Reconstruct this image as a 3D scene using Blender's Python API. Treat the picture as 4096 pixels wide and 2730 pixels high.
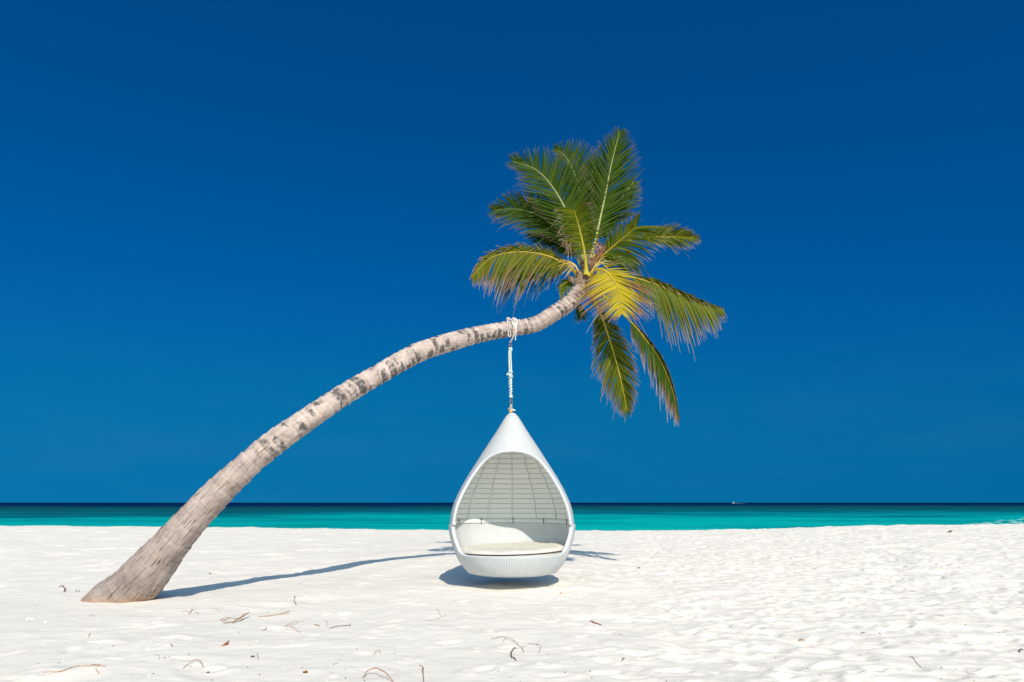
import bpy, math, random
import numpy as np
from mathutils import Vector

# ------------------------------------------------------------------ camera, sky, sun, exposure
sc = bpy.context.scene
for o in list(bpy.data.objects):
    bpy.data.objects.remove(o)
COL = sc.collection

CAM_H = 1.30
TILT = math.radians(13.3)
FPX = 683.0                                   # focal length in pixels of the 1024 px wide picture
cam_data = bpy.data.cameras.new('camera')
cam_data.sensor_width = 36.0
cam_data.lens = FPX / 1024 * 36.0
cam_data.clip_start = 0.1
cam_data.clip_end = 30000
cam = bpy.data.objects.new('camera', cam_data)
COL.objects.link(cam)
cam.location = (0, 0, CAM_H)
cam.rotation_euler = (math.pi / 2 + TILT, 0, 0)
sc.camera = cam

SUN = Vector((0.27, -1.20, 1.0)).normalized()  # towards the sun
sun_el = math.asin(SUN.z)
sun_az = math.atan2(SUN.x, SUN.y)

world = bpy.data.worlds.new("World")
sc.world = world
world.use_nodes = True
wn = world.node_tree.nodes
wl = world.node_tree.links
bg = wn['Background']
bg.inputs[1].default_value = 0.1
sky = wn.new('ShaderNodeTexSky')
sky.sky_type = 'NISHITA'
sky.sun_disc = False
sky.sun_elevation = sun_el
sky.sun_rotation = sun_az
sky.altitude = 8000
sky.air_density = 1.0
sky.dust_density = 0.0
sky.ozone_density = 8.0


def wmath(op, a, b=None):
    n = wn.new('ShaderNodeMath')
    n.operation = op
    for i, v in enumerate((a, b)):
        if v is None:
            continue
        if isinstance(v, (int, float)):
            n.inputs[i].default_value = v
        else:
            wl.new(v, n.inputs[i])
    return n.outputs[0]


# the last degrees above the horizon stay clear (no pale haze band)
gv = wn.new('ShaderNodeTexCoord')
vsep = wn.new('ShaderNodeSeparateXYZ')
wl.new(gv.outputs['Generated'], vsep.inputs[0])
vcomb = wn.new('ShaderNodeCombineXYZ')
wl.new(vsep.outputs[0], vcomb.inputs[0])
wl.new(vsep.outputs[1], vcomb.inputs[1])
smax = wn.new('ShaderNodeMath')
smax.operation = 'SMOOTH_MAX'
wl.new(vsep.outputs[2], smax.inputs[0])
smax.inputs[1].default_value = 0.11
smax.inputs[2].default_value = 0.12
wl.new(smax.outputs[0], vcomb.inputs[2])
wl.new(vcomb.outputs[0], sky.inputs['Vector'])
# deep clear tropical sky: contrast and saturation of a polarised clear sky
sep = wn.new('ShaderNodeSeparateColor')
wl.new(sky.outputs[0], sep.inputs[0])
SKY_GAIN = 0.90
side = wmath('SUBTRACT', SKY_GAIN, wmath('MULTIPLY', wmath('MULTIPLY', vsep.outputs[0], 0.13), wmath('SUBTRACT', 1.0, wmath('MULTIPLY', vsep.outputs[2], 1.6))))   # a little deeper towards the right


def wsmin(a, lim, dist):
    o_ = wmath('SMOOTH_MIN', a, lim)
    o_.node.inputs[2].default_value = dist
    return o_


gr = wmath('MULTIPLY', wmath('POWER', sep.outputs[0], 2.0), wmath('MULTIPLY', side, 0.018))
gg = wmath('MULTIPLY', wsmin(wmath('MULTIPLY', wmath('POWER', sep.outputs[1], 0.62), 1.02), 1.62, 0.5), side)
gb = wmath('MULTIPLY', wsmin(wmath('MULTIPLY', wmath('POWER', sep.outputs[2], 0.54), 2.06), 3.80, 1.2), side)
comb = wn.new('ShaderNodeCombineColor')
for i, s in enumerate((gr, gg, gb)):
    wl.new(s, comb.inputs[i])
# sky pales on the sun's side, out of view; boosted to fill the shadows
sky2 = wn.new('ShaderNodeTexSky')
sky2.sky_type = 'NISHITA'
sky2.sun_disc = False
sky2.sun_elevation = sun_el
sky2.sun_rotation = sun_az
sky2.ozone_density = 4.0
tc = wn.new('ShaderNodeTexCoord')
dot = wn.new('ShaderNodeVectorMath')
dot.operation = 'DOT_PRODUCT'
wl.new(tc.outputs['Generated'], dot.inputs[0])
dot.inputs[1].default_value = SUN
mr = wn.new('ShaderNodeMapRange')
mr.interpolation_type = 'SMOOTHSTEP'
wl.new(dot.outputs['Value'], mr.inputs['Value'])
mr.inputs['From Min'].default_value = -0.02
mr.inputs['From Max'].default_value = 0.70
# a breath of thin cirrus low in the sky
vm = wn.new('ShaderNodeMapping')
vm.inputs['Scale'].default_value = (2.2, 2.2, 13.0)
vm.inputs['Location'].default_value = (3.1, 0.4, 0.0)
wl.new(gv.outputs['Generated'], vm.inputs[0])
vn = wn.new('ShaderNodeTexNoise')
vn.inputs['Scale'].default_value = 1.6
vn.inputs['Detail'].default_value = 6.0
vn.inputs['Roughness'].default_value = 0.6
wl.new(vm.outputs[0], vn.inputs['Vector'])
va = wn.new('ShaderNodeMapRange')
va.interpolation_type = 'SMOOTHSTEP'
wl.new(vn.outputs['Fac'], va.inputs['Value'])
va.inputs['From Min'].default_value = 0.42
va.inputs['From Max'].default_value = 0.80
vb = wn.new('ShaderNodeMapRange')
vb.interpolation_type = 'SMOOTHSTEP'
wl.new(vsep.outputs[2], vb.inputs['Value'])
vb.inputs['From Min'].default_value = 0.30
vb.inputs['From Max'].default_value = 0.06
veil = wmath('MULTIPLY', wmath('MULTIPLY', va.outputs[0], vb.outputs[0]), 0.05)
vx = wn.new('ShaderNodeMix')
vx.data_type = 'RGBA'
wl.new(veil, vx.inputs['Factor'])
wl.new(comb.outputs[0], vx.inputs['A'])
vx.inputs['B'].default_value = (1.0, 2.0, 3.2, 1)
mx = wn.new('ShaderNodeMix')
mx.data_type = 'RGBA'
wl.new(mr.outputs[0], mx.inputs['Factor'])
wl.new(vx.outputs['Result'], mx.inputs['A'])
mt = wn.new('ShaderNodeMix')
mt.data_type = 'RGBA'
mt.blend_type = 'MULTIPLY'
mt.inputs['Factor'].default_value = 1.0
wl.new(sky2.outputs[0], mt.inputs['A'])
mt.inputs['B'].default_value = (1.25, 1.60, 1.50, 1)  # added cyan gain on the unseen sky, lifts the shadow colour
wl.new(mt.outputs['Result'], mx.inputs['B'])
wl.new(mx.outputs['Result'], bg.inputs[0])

sun_data = bpy.data.lights.new('sun', 'SUN')
sun_data.energy = 4.2
sun_data.angle = math.radians(0.5)
sun_data.color = (1.0, 0.915, 0.80)
sun = bpy.data.objects.new('sun', sun_data)
COL.objects.link(sun)
sun.rotation_euler = SUN.to_track_quat('Z', 'Y').to_euler()

vs = sc.view_settings
vs.view_transform = 'Standard'
vs.look = 'None'
vs.exposure = 0.14
vs.gamma = 1.0
vs.use_curve_mapping = False
try:
    sc.cycles.max_bounces = 10
    sc.cycles.diffuse_bounces = 7
    sc.cycles.transparent_max_bounces = 6
except Exception:
    pass

rng = np.random.default_rng(7)
random.seed(7)
CT, ST = math.cos(TILT), math.sin(TILT)


# ------------------------------------------------------------------ helpers
def ray(sx, sy):
    """direction through a point of the 4096 px wide photograph, with y = 1"""
    u = (sx / 4 - 512) / FPX
    v = (341 - sy / 4) / FPX
    y = CT - ST * v
    z = ST + CT * v
    return u / y, z / y


def at(sx, sy, Y):
    a, b = ray(sx, sy)
    return np.array((a * Y, Y, CAM_H + b * Y))


def mk(name, verts, faces, mat=None, parent=None, origin=None, smooth=True, uv=None, attrs=None, colattr=None):
    """one mesh object; verts are in world space"""
    v = np.asarray(verts, dtype=np.float64).reshape(-1, 3)
    org = np.zeros(3)
    if origin is not None:
        org = np.asarray(origin, dtype=float)
    elif parent is None:
        org = np.array((v[:, 0].mean(), v[:, 1].mean(), v[:, 2].min()))
    me = bpy.data.meshes.new(name)
    lv = v - org
    f = faces if isinstance(faces, np.ndarray) else None
    if f is not None:
        n = f.shape[1]
        me.vertices.add(len(lv))
        me.vertices.foreach_set('co', lv.astype(np.float32).ravel())
        me.loops.add(f.size)
        me.loops.foreach_set('vertex_index', f.astype(np.int32).ravel())
        me.polygons.add(len(f))
        me.polygons.foreach_set('loop_start', np.arange(0, f.size, n, dtype=np.int32))
        me.polygons.foreach_set('loop_total', np.full(len(f), n, dtype=np.int32))
        me.update(calc_edges=True)
    else:
        me.from_pydata([tuple(p) for p in lv], [], [tuple(int(i) for i in q) for q in faces])
        me.update()
    me.polygons.foreach_set('use_smooth', np.full(len(me.polygons), smooth, dtype=bool))
    if uv is not None:
        lay = me.uv_layers.new(name='UVMap')
        li = np.empty(len(me.loops), dtype=np.int32)
        me.loops.foreach_get('vertex_index', li)
        lay.data.foreach_set('uv', np.asarray(uv, dtype=np.float32)[li].ravel())
    if attrs:
        for k, a in attrs.items():
            at_ = me.attributes.new(k, 'FLOAT', 'POINT')
            at_.data.foreach_set('value', np.asarray(a, dtype=np.float32))
    if colattr is not None:
        ca = me.color_attributes.new('tint', 'FLOAT_COLOR', 'POINT')
        c4 = np.ones((len(lv), 4), dtype=np.float32)
        c4[:, :3] = colattr
        ca.data.foreach_set('color', c4.ravel())
    if mat:
        me.materials.append(mat)
    ob = bpy.data.objects.new(name, me)
    COL.objects.link(ob)
    if parent is not None:
        ob.parent = parent
        pw = Vector((0, 0, 0))
        p = parent
        while p:
            pw += p.location
            p = p.parent
        ob.location = Vector(org) - pw
    else:
        ob.location = Vector(org)
    return ob


def tag(o, label, cat, group=None):
    o['label'] = label
    o['category'] = cat
    if group:
        o['group'] = group
    return o


def empty(name, loc, label, cat, group=None):
    o = bpy.data.objects.new(name, None)
    COL.objects.link(o)
    o.location = Vector([float(c) for c in loc])
    o.empty_display_size = 0.2
    return tag(o, label, cat, group)


def catmull(P, n):
    P = np.asarray(P, float)
    one = P.ndim == 1
    if one:
        P = P[:, None]
    m = len(P)
    ext = np.vstack([2 * P[0] - P[1], P, 2 * P[-1] - P[-2]])
    t = np.linspace(0, m - 1, n)
    i = np.minimum(t.astype(int), m - 2)
    f = (t - i)[:, None]
    p0, p1, p2, p3 = ext[i], ext[i + 1], ext[i + 2], ext[i + 3]
    r = 0.5 * (2 * p1 + (p2 - p0) * f + (2 * p0 - 5 * p1 + 4 * p2 - p3) * f ** 2 + (3 * p1 - p0 - 3 * p2 + p3) * f ** 3)
    return r[:, 0] if one else r


def frames(P):
    T = np.gradient(P, axis=0)
    T /= np.linalg.norm(T, axis=1)[:, None] + 1e-12
    A = np.zeros_like(P)
    ref = np.array((0.0, 0.0, 1.0)) if abs(T[0][2]) < 0.9 else np.array((0.0, 1.0, 0.0))
    a = np.cross(T[0], ref)
    a /= np.linalg.norm(a)
    for i in range(len(P)):
        a = a - T[i] * a.dot(T[i])
        a /= np.linalg.norm(a) + 1e-12
        A[i] = a
    return T, A, np.cross(T, A)


def tube_data(P, R, k=8, closed=False, flat=1.0):
    P = np.asarray(P, float)
    n = len(P)
    R = np.broadcast_to(np.asarray(R, float), (n,))
    T, A, B = frames(P)
    if closed:
        T = np.roll(P, -1, 0) - np.roll(P, 1, 0)
        T /= np.linalg.norm(T, axis=1)[:, None]
    th = np.linspace(0, 2 * np.pi, k, endpoint=False)
    V = (P[:, None] + R[:, None, None] * (np.cos(th)[None, :, None] * A[:, None] + flat * np.sin(th)[None, :, None] * B[:, None])).reshape(-1, 3)
    i, j = np.meshgrid(np.arange(n if closed else n - 1), np.arange(k), indexing='ij')
    i2 = (i + 1) % n
    j2 = (j + 1) % k
    F = np.stack([i * k + j, i * k + j2, i2 * k + j2, i2 * k + j], -1).reshape(-1, 4)
    F = [tuple(q) for q in F]
    if not closed:
        F.append(tuple(range(k - 1, -1, -1)))
        F.append(tuple(range((n - 1) * k, n * k)))
    return V, F


def join(parts):
    V, F, o = [], [], 0
    for v, f in parts:
        V.append(np.asarray(v))
        F += [tuple(int(i) + o for i in q) for q in f]
        o += len(v)
    return np.vstack(V), F


def blob(c, r, seed=0, n=10, m=7, rough=0.15):
    rs = np.random.default_rng(seed)
    V, F = [], []
    r = np.broadcast_to(np.asarray(r, float), (3,))
    for i in range(m):
        ph = math.pi * (i + 0.5) / m
        for j in range(n):
            th = 2 * math.pi * j / n
            k = 1 + rs.uniform(-rough, rough)
            V.append((c[0] + r[0] * k * math.sin(ph) * math.cos(th), c[1] + r[1] * k * math.sin(ph) * math.sin(th), c[2] + r[2] * k * math.cos(ph)))
    for i in range(m - 1):
        for j in range(n):
            F.append((i * n + j, (i + 1) * n + j, (i + 1) * n + (j + 1) % n, i * n + (j + 1) % n))
    F.append(tuple(range(n)))
    F.append(tuple(range((m - 1) * n, m * n))[::-1])
    return np.array(V), F


# value noise on arbitrary points
_tab = rng.random((512, 512))


def vnoise(x, y):
    xi = np.floor(x).astype(int)
    yi = np.floor(y).astype(int)
    fx = x - xi
    fy = y - yi
    fx = fx * fx * fx * (fx * (fx * 6 - 15) + 10)
    fy = fy * fy * fy * (fy * (fy * 6 - 15) + 10)
    a = _tab[xi % 512, yi % 512]
    b = _tab[(xi + 1) % 512, yi % 512]
    c = _tab[xi % 512, (yi + 1) % 512]
    d = _tab[(xi + 1) % 512, (yi + 1) % 512]
    return (a * (1 - fx) + b * fx) * (1 - fy) + (c * (1 - fx) + d * fx) * fy - 0.5


def fbm(x, y, o=4, g=0.5):
    s, a = 0, 1.0
    for k in range(o):
        s = s + a * vnoise(x * 2 ** k + 17.3 * k, y * 2 ** k - 9.1 * k)
        a *= g
    return s


def sstep(a, b, x):
    t = np.clip((x - a) / (b - a), 0, 1)
    return t * t * (3 - 2 * t)


# ------------------------------------------------------------------ materials
def new_mat(name):
    m = bpy.data.materials.new(name)
    m.use_nodes = True
    nt = m.node_tree
    return m, nt.nodes, nt.links, nt.nodes['Principled BSDF']


def N(nodes, t, **kw):
    n = nodes.new('ShaderNode' + t)
    for k, v in kw.items():
        setattr(n, k, v)
    return n


def setin(n, **kw):
    for k, v in kw.items():
        n.inputs[k.replace('_', ' ')].default_value = v


def ramp(nodes, pts, interp='LINEAR'):
    r = nodes.new('ShaderNodeValToRGB')
    r.color_ramp.interpolation = interp
    e = r.color_ramp.elements
    while len(e) > 1:
        e.remove(e[-1])
    for i, (p, c) in enumerate(pts):
        q = e[0] if i == 0 else e.new(p)
        q.position = p
        q.color = (c[0], c[1], c[2], 1)
    return r


def noise_col_mat(name, c1, c2, scale=6.0, rough=0.8, bump=0.0, spec=0.3, stretch=None, bscale=None):
    m, n, l, p = new_mat(name)
    t = N(n, 'TexCoord')
    src = t.outputs['Object']
    if stretch:
        mp = N(n, 'Mapping')
        mp.inputs['Scale'].default_value = stretch
        l.new(src, mp.inputs[0])
        src = mp.outputs[0]
    nz = N(n, 'TexNoise')
    setin(nz, Scale=scale, Detail=5.0, Roughness=0.6)
    l.new(src, nz.inputs['Vector'])
    r = ramp(n, [(0.3, c1), (0.7, c2)])
    l.new(nz.outputs['Fac'], r.inputs[0])
    l.new(r.outputs[0], p.inputs['Base Color'])
    p.inputs['Roughness'].default_value = rough
    p.inputs['Specular IOR Level'].default_value = spec
    if bump:
        nb = N(n, 'TexNoise')
        setin(nb, Scale=bscale or scale * 6, Detail=4.0)
        l.new(src, nb.inputs['Vector'])
        b = N(n, 'Bump')
        b.inputs['Strength'].default_value = bump
        b.inputs['Distance'].default_value = 0.01
        l.new(nb.outputs['Fac'], b.inputs['Height'])
        l.new(b.outputs[0], p.inputs['Normal'])
    return m


def sand_material():
    m, n, l, p = new_mat('white_coral_sand')
    t = N(n, 'TexCoord')
    nz = N(n, 'TexNoise')
    setin(nz, Scale=1.3, Detail=6.0, Roughness=0.65)
    l.new(t.outputs['Object'], nz.inputs['Vector'])
    r = ramp(n, [(0.3, (0.750, 0.692, 0.610)), (0.7, (0.80, 0.742, 0.660))])
    l.new(nz.outputs['Fac'], r.inputs[0])
    gr_ = N(n, 'TexNoise')
    setin(gr_, Scale=240.0, Detail=3.0)
    l.new(t.outputs['Object'], gr_.inputs['Vector'])
    r2 = ramp(n, [(0.28, (0.88, 0.87, 0.86)), (0.5, (1, 1, 1))])
    l.new(gr_.outputs['Fac'], r2.inputs[0])
    mxx = N(n, 'Mix', data_type='RGBA', blend_type='MULTIPLY')
    mxx.inputs['Factor'].default_value = 0.7
    l.new(r.outputs[0], mxx.inputs['A'])
    l.new(r2.outputs[0], mxx.inputs['B'])
    l.new(mxx.outputs['Result'], p.inputs['Base Color'])
    p.inputs['Roughness'].default_value = 0.95
    p.inputs['Specular IOR Level'].default_value = 0.1
    b2 = N(n, 'TexNoise')
    setin(b2, Scale=9.0, Detail=6.0, Roughness=0.6)
    l.new(t.outputs['Object'], b2.inputs['Vector'])
    bm = N(n, 'Bump')
    setin(bm, Strength=0.30, Distance=0.03)
    l.new(b2.outputs['Fac'], bm.inputs['Height'])
    bm2 = N(n, 'Bump')
    setin(bm2, Strength=0.18, Distance=0.004)
    l.new(gr_.outputs['Fac'], bm2.inputs['Height'])
    l.new(bm.outputs[0], bm2.inputs['Normal'])
    l.new(bm2.outputs[0], p.inputs['Normal'])
    return m


def water_material():
    m, n, l, p = new_mat('lagoon_water')
    g = N(n, 'NewGeometry')
    sp = N(n, 'SeparateXYZ')
    l.new(g.outputs['Position'], sp.inputs[0])
    # sea bed: pale sand near the beach, darker reef beyond, the drop-off after it
    lg = N(n, 'Math', operation='LOGARITHM')
    l.new(sp.outputs['Y'], lg.inputs[0])
    lg.inputs[1].default_value = 10.0
    mp = N(n, 'Mapping')
    mp.inputs['Scale'].default_value = (0.022, 0.055, 1)
    l.new(g.outputs['Position'], mp.inputs[0])
    nz = N(n, 'TexNoise')
    setin(nz, Scale=1.0, Detail=7.0, Roughness=0.62)
    l.new(mp.outputs[0], nz.inputs['Vector'])
    mm = N(n, 'MapRange')
    setin(mm, From_Min=0.25, From_Max=0.75, To_Min=-0.22, To_Max=0.22)
    l.new(nz.outputs['Fac'], mm.inputs['Value'])
    # reef reaches closer to the beach on the left
    xl = N(n, 'MapRange')
    setin(xl, From_Min=-60.0, From_Max=10.0, To_Min=0.12, To_Max=0.0)
    l.new(sp.outputs['X'], xl.inputs['Value'])
    ad = N(n, 'Math', operation='ADD')
    l.new(lg.outputs[0], ad.inputs[0])
    l.new(mm.outputs[0], ad.inputs[1])
    ad2 = N(n, 'Math', operation='ADD')
    l.new(ad.outputs[0], ad2.inputs[0])
    l.new(xl.outputs[0], ad2.inputs[1])
    rg = N(n, 'MapRange')
    setin(rg, From_Min=1.5, From_Max=3.1)
    l.new(ad2.outputs[0], rg.inputs['Value'])
    cr = ramp(n, [(0.06, (0.004, 0.38, 0.34)), (0.20, (0.0, 0.35, 0.335)), (0.31, (0.0, 0.31, 0.315)), (0.37, (0.0, 0.21, 0.235)),
                  (0.45, (0.001, 0.115, 0.15)), (0.56, (0.003, 0.080, 0.105)), (0.69, (0.003, 0.060, 0.085)),
                  (0.76, (0.0, 0.016, 0.07)), (0.9, (0.0, 0.010, 0.06))])
    l.new(rg.outputs[0], cr.inputs[0])
    mp3 = N(n, 'Mapping')
    mp3.inputs['Scale'].default_value = (0.04, 0.13, 1)
    l.new(g.outputs['Position'], mp3.inputs[0])
    n3 = N(n, 'TexNoise')
    setin(n3, Scale=1.0, Detail=5.0, Roughness=0.6)
    l.new(mp3.outputs[0], n3.inputs['Vector'])
    r3 = ramp(n, [(0.38, (0.45, 0.60, 0.68)), (0.58, (1.10, 1.08, 1.06))])
    l.new(n3.outputs['Fac'], r3.inputs[0])
    mu = N(n, 'Mix', data_type='RGBA', blend_type='MULTIPLY')
    mu.inputs['Factor'].default_value = 0.8
    l.new(cr.outputs[0], mu.inputs['A'])
    l.new(r3.outputs[0], mu.inputs['B'])
    l.new(mu.outputs['Result'], p.inputs['Base Color'])
    p.inputs['Roughness'].default_value = 0.22
    p.inputs['Specular IOR Level'].default_value = 0.0
    mp2 = N(n, 'Mapping')
    mp2.inputs['Scale'].default_value = (0.5, 1.6, 1)
    l.new(g.outputs['Position'], mp2.inputs[0])
    b2 = N(n, 'TexNoise')
    setin(b2, Scale=1.0, Detail=6.0, Roughness=0.6)
    l.new(mp2.outputs[0], b2.inputs['Vector'])
    bm = N(n, 'Bump')
    setin(bm, Strength=0.5, Distance=0.25)
    l.new(b2.outputs['Fac'], bm.inputs['Height'])
    l.new(bm.outputs[0], p.inputs['Normal'])
    gl = N(n, 'BsdfGlossy')
    gl.inputs['Roughness'].default_value = 0.2
    l.new(bm.outputs[0], gl.inputs['Normal'])
    ms = N(n, 'MixShader')
    ms.inputs[0].default_value = 0.06
    l.new(p.outputs[0], ms.inputs[1])
    l.new(gl.outputs[0], ms.inputs[2])
    l.new(ms.outputs[0], n['Material Output'].inputs['Surface'])
    return m


def bark_material():
    m, n, l, p = new_mat('coconut_bark')
    uv = N(n, 'UVMap')
    a_v = N(n, 'Attribute', attribute_name='along')
    a_ring = N(n, 'Attribute', attribute_name='ring')
    a_rot = N(n, 'Attribute', attribute_name='rot')
    a_patch = N(n, 'Attribute', attribute_name='patch')
    a_base = N(n, 'Attribute', attribute_name='foot')
    # base tone
    nz = N(n, 'TexNoise')
    setin(nz, Scale=3.5, Detail=8.0, Roughness=0.65)
    l.new(uv.outputs[0], nz.inputs['Vector'])
    r = ramp(n, [(0.28, (0.22, 0.175, 0.160)), (0.5, (0.365, 0.292, 0.258)), (0.72, (0.45, 0.38, 0.34))])
    l.new(nz.outputs['Fac'], r.inputs[0])
    # fine lengthwise fibres and cracks
    mp = N(n, 'Mapping')
    mp.inputs['Scale'].default_value = (64, 3.0, 1)
    l.new(uv.outputs[0], mp.inputs[0])
    ds = N(n, 'TexNoise')
    setin(ds, Scale=5.0, Detail=3.0)
    l.new(uv.outputs[0], ds.inputs['Vector'])
    dv = N(n, 'Vector Math'.replace(' ', ''), operation='MULTIPLY_ADD')
    l.new(ds.outputs['Color'], dv.inputs[0])
    dv.inputs[1].default_value = (1.8, 0.7, 0)
    l.new(mp.outputs[0], dv.inputs[2])
    ck = N(n, 'TexNoise')
    setin(ck, Scale=1.0, Detail=3.0, Roughness=0.55)
    l.new(dv.outputs[0], ck.inputs['Vector'])
    ckr = ramp(n, [(0.35, (0, 0, 0)), (0.42, (1, 1, 1))])
    l.new(ck.outputs['Fac'], ckr.inputs[0])
    ckm = N(n, 'Math', operation='MAXIMUM')       # cracks fade out up the trunk
    l.new(ckr.outputs[0], ckm.inputs[0])
    fv = N(n, 'MapRange')
    setin(fv, From_Min=1.0, From_Max=4.2, To_Min=0.0, To_Max=0.75)
    l.new(a_v.outputs['Fac'], fv.inputs['Value'])
    l.new(fv.outputs[0], ckm.inputs[1])
    c2 = N(n, 'Mix', data_type='RGBA')
    l.new(ckm.outputs[0], c2.inputs['Factor'])
    c2.inputs['A'].default_value = (0.105, 0.066, 0.046, 1)
    l.new(r.outputs[0], c2.inputs['B'])
    # dark lichen blotches, stretched along the rings
    c3 = N(n, 'Mix', data_type='RGBA')
    l.new(a_patch.outputs['Fac'], c3.inputs['Factor'])
    l.new(c2.outputs['Result'], c3.inputs['A'])
    c3.inputs['B'].default_value = (0.055, 0.052, 0.052, 1)
    # leaf scars
    rr = ramp(n, [(0.0, (0.84, 0.82, 0.80)), (0.14, (0.97, 0.97, 0.97)), (0.78, (1, 1, 1)), (0.93, (1.22, 1.18, 1.13))])
    l.new(a_ring.outputs['Fac'], rr.inputs[0])
    c4 = N(n, 'Mix', data_type='RGBA', blend_type='MULTIPLY')
    c4.inputs['Factor'].default_value = 0.8
    l.new(c3.outputs['Result'], c4.inputs['A'])
    l.new(rr.outputs[0], c4.inputs['B'])
    # rot holes
    c5 = N(n, 'Mix', data_type='RGBA')
    l.new(a_rot.outputs['Fac'], c5.inputs['Factor'])
    l.new(c4.outputs['Result'], c5.inputs['A'])
    c5.inputs['B'].default_value = (0.055, 0.043, 0.03, 1)
    # orange stain at the foot
    c6 = N(n, 'Mix', data_type='RGBA')
    l.new(a_base.outputs['Fac'], c6.inputs['Factor'])
    l.new(c5.outputs['Result'], c6.inputs['A'])
    c6.inputs['B'].default_value = (0.42, 0.21, 0.085, 1)
    # the weathered middle of the trunk is bleached paler
    wv = N(n, 'MapRange')
    setin(wv, From_Min=1.0, From_Max=3.4, To_Min=0.95, To_Max=1.32)
    l.new(a_v.outputs['Fac'], wv.inputs['Value'])
    c7 = N(n, 'VectorMath', operation='SCALE')
    l.new(c6.outputs['Result'], c7.inputs[0])
    l.new(wv.outputs[0], c7.inputs['Scale'])
    l.new(c7.outputs[0], p.inputs['Base Color'])
    p.inputs['Roughness'].default_value = 0.9
    p.inputs['Specular IOR Level'].default_value = 0.15
    bm = N(n, 'Bump')
    setin(bm, Strength=0.6, Distance=0.012)
    l.new(ckm.outputs[0], bm.inputs['Height'])
    nb = N(n, 'TexNoise')
    setin(nb, Scale=30.0, Detail=6.0, Roughness=0.7)
    l.new(uv.outputs[0], nb.inputs['Vector'])
    bm2 = N(n, 'Bump')
    setin(bm2, Strength=0.45, Distance=0.01)
    l.new(nb.outputs['Fac'], bm2.inputs['Height'])
    l.new(bm.outputs[0], bm2.inputs['Normal'])
    l.new(bm2.outputs[0], p.inputs['Normal'])
    return m


def leaf_material(name='palm_leaf', trans=0.28, gloss=0.12):
    m, n, l, p = new_mat(name)
    a = N(n, 'Attribute', attribute_name='tint')
    out = n['Material Output']
    l.new(a.outputs['Color'], p.inputs['Base Color'])
    p.inputs['Roughness'].default_value = 0.5
    p.inputs['Specular IOR Level'].default_value = gloss
    tr = N(n, 'BsdfTranslucent')
    hs = N(n, 'HueSaturation')
    hs.inputs['Value'].default_value = 1.3
    hs.inputs['Hue'].default_value = 0.485
    l.new(a.outputs['Color'], hs.inputs['Color'])
    l.new(hs.outputs[0], tr.inputs[0])
    ms = N(n, 'MixShader')
    ms.inputs[0].default_value = trans
    l.new(p.outputs[0], ms.inputs[1])
    l.new(tr.outputs[0], ms.inputs[2])
    l.new(ms.outputs[0], out.inputs['Surface'])
    return m


def wicker_material(name, uscale, vscale, albedo=(0.68, 0.68, 0.66), gap=(0.36, 0.36, 0.35), rib=0.0, strength=0.6):
    """plastic weave: strands over and under, UV in metres"""
    m, n, l, p = new_mat(name)
    uv = N(n, 'UVMap')
    sp = N(n, 'SeparateXYZ')
    l.new(uv.outputs[0], sp.inputs[0])

    def mth(op, a, b=None, c=None):
        q = N(n, 'Math', operation=op)
        for i, v in enumerate((a, b, c)):
            if v is None:
                continue
            if isinstance(v, (int, float)):
                q.inputs[i].default_value = v
            else:
                l.new(v, q.inputs[i])
        return q.outputs[0]
    su = mth('MULTIPLY', sp.outputs[0], uscale)
    sv = mth('MULTIPLY', sp.outputs[1], vscale)
    row = mth('FLOOR', sv)
    ph = mth('MULTIPLY', mth('MODULO', row, 2.0), math.pi)
    wave = mth('SINE', mth('ADD', mth('MULTIPLY', su, math.pi), ph))       # over / under
    strand = mth('ABSOLUTE', mth('SINE', mth('MULTIPLY', sv, math.pi)))     # the round of a strand
    h = mth('ADD', mth('MULTIPLY', wave, 0.35), mth('MULTIPLY', strand, 0.65))
    if rib:
        rb = mth('ABSOLUTE', mth('SINE', mth('MULTIPLY', su, math.pi * rib)))
        h = mth('ADD', mth('MULTIPLY', h, 0.5), mth('MULTIPLY', rb, 0.7))
    nz = N(n, 'TexNoise')
    setin(nz, Scale=8.0, Detail=5.0, Roughness=0.7)
    l.new(uv.outputs[0], nz.inputs['Vector'])
    hn = mth('ADD', h, mth('MULTIPLY', mth('SUBTRACT', nz.outputs['Fac'], 0.5), 0.5))
    cr = ramp(n, [(0.05, gap), (0.42, albedo)])
    l.new(hn, cr.inputs[0])
    l.new(cr.outputs[0], p.inputs['Base Color'])
    p.inputs['Roughness'].default_value = 0.45
    p.inputs['Specular IOR Level'].default_value = 0.35
    bm = N(n, 'Bump')
    setin(bm, Strength=strength, Distance=0.006)
    l.new(h, bm.inputs['Height'])
    l.new(bm.outputs[0], p.inputs['Normal'])
    return m


def tint_material(name, rough=0.85, spec=0.2):
    m, n, l, p = new_mat(name)
    a = N(n, 'Attribute', attribute_name='tint')
    l.new(a.outputs['Color'], p.inputs['Base Color'])
    p.inputs['Roughness'].default_value = rough
    p.inputs['Specular IOR Level'].default_value = spec
    return m


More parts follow.
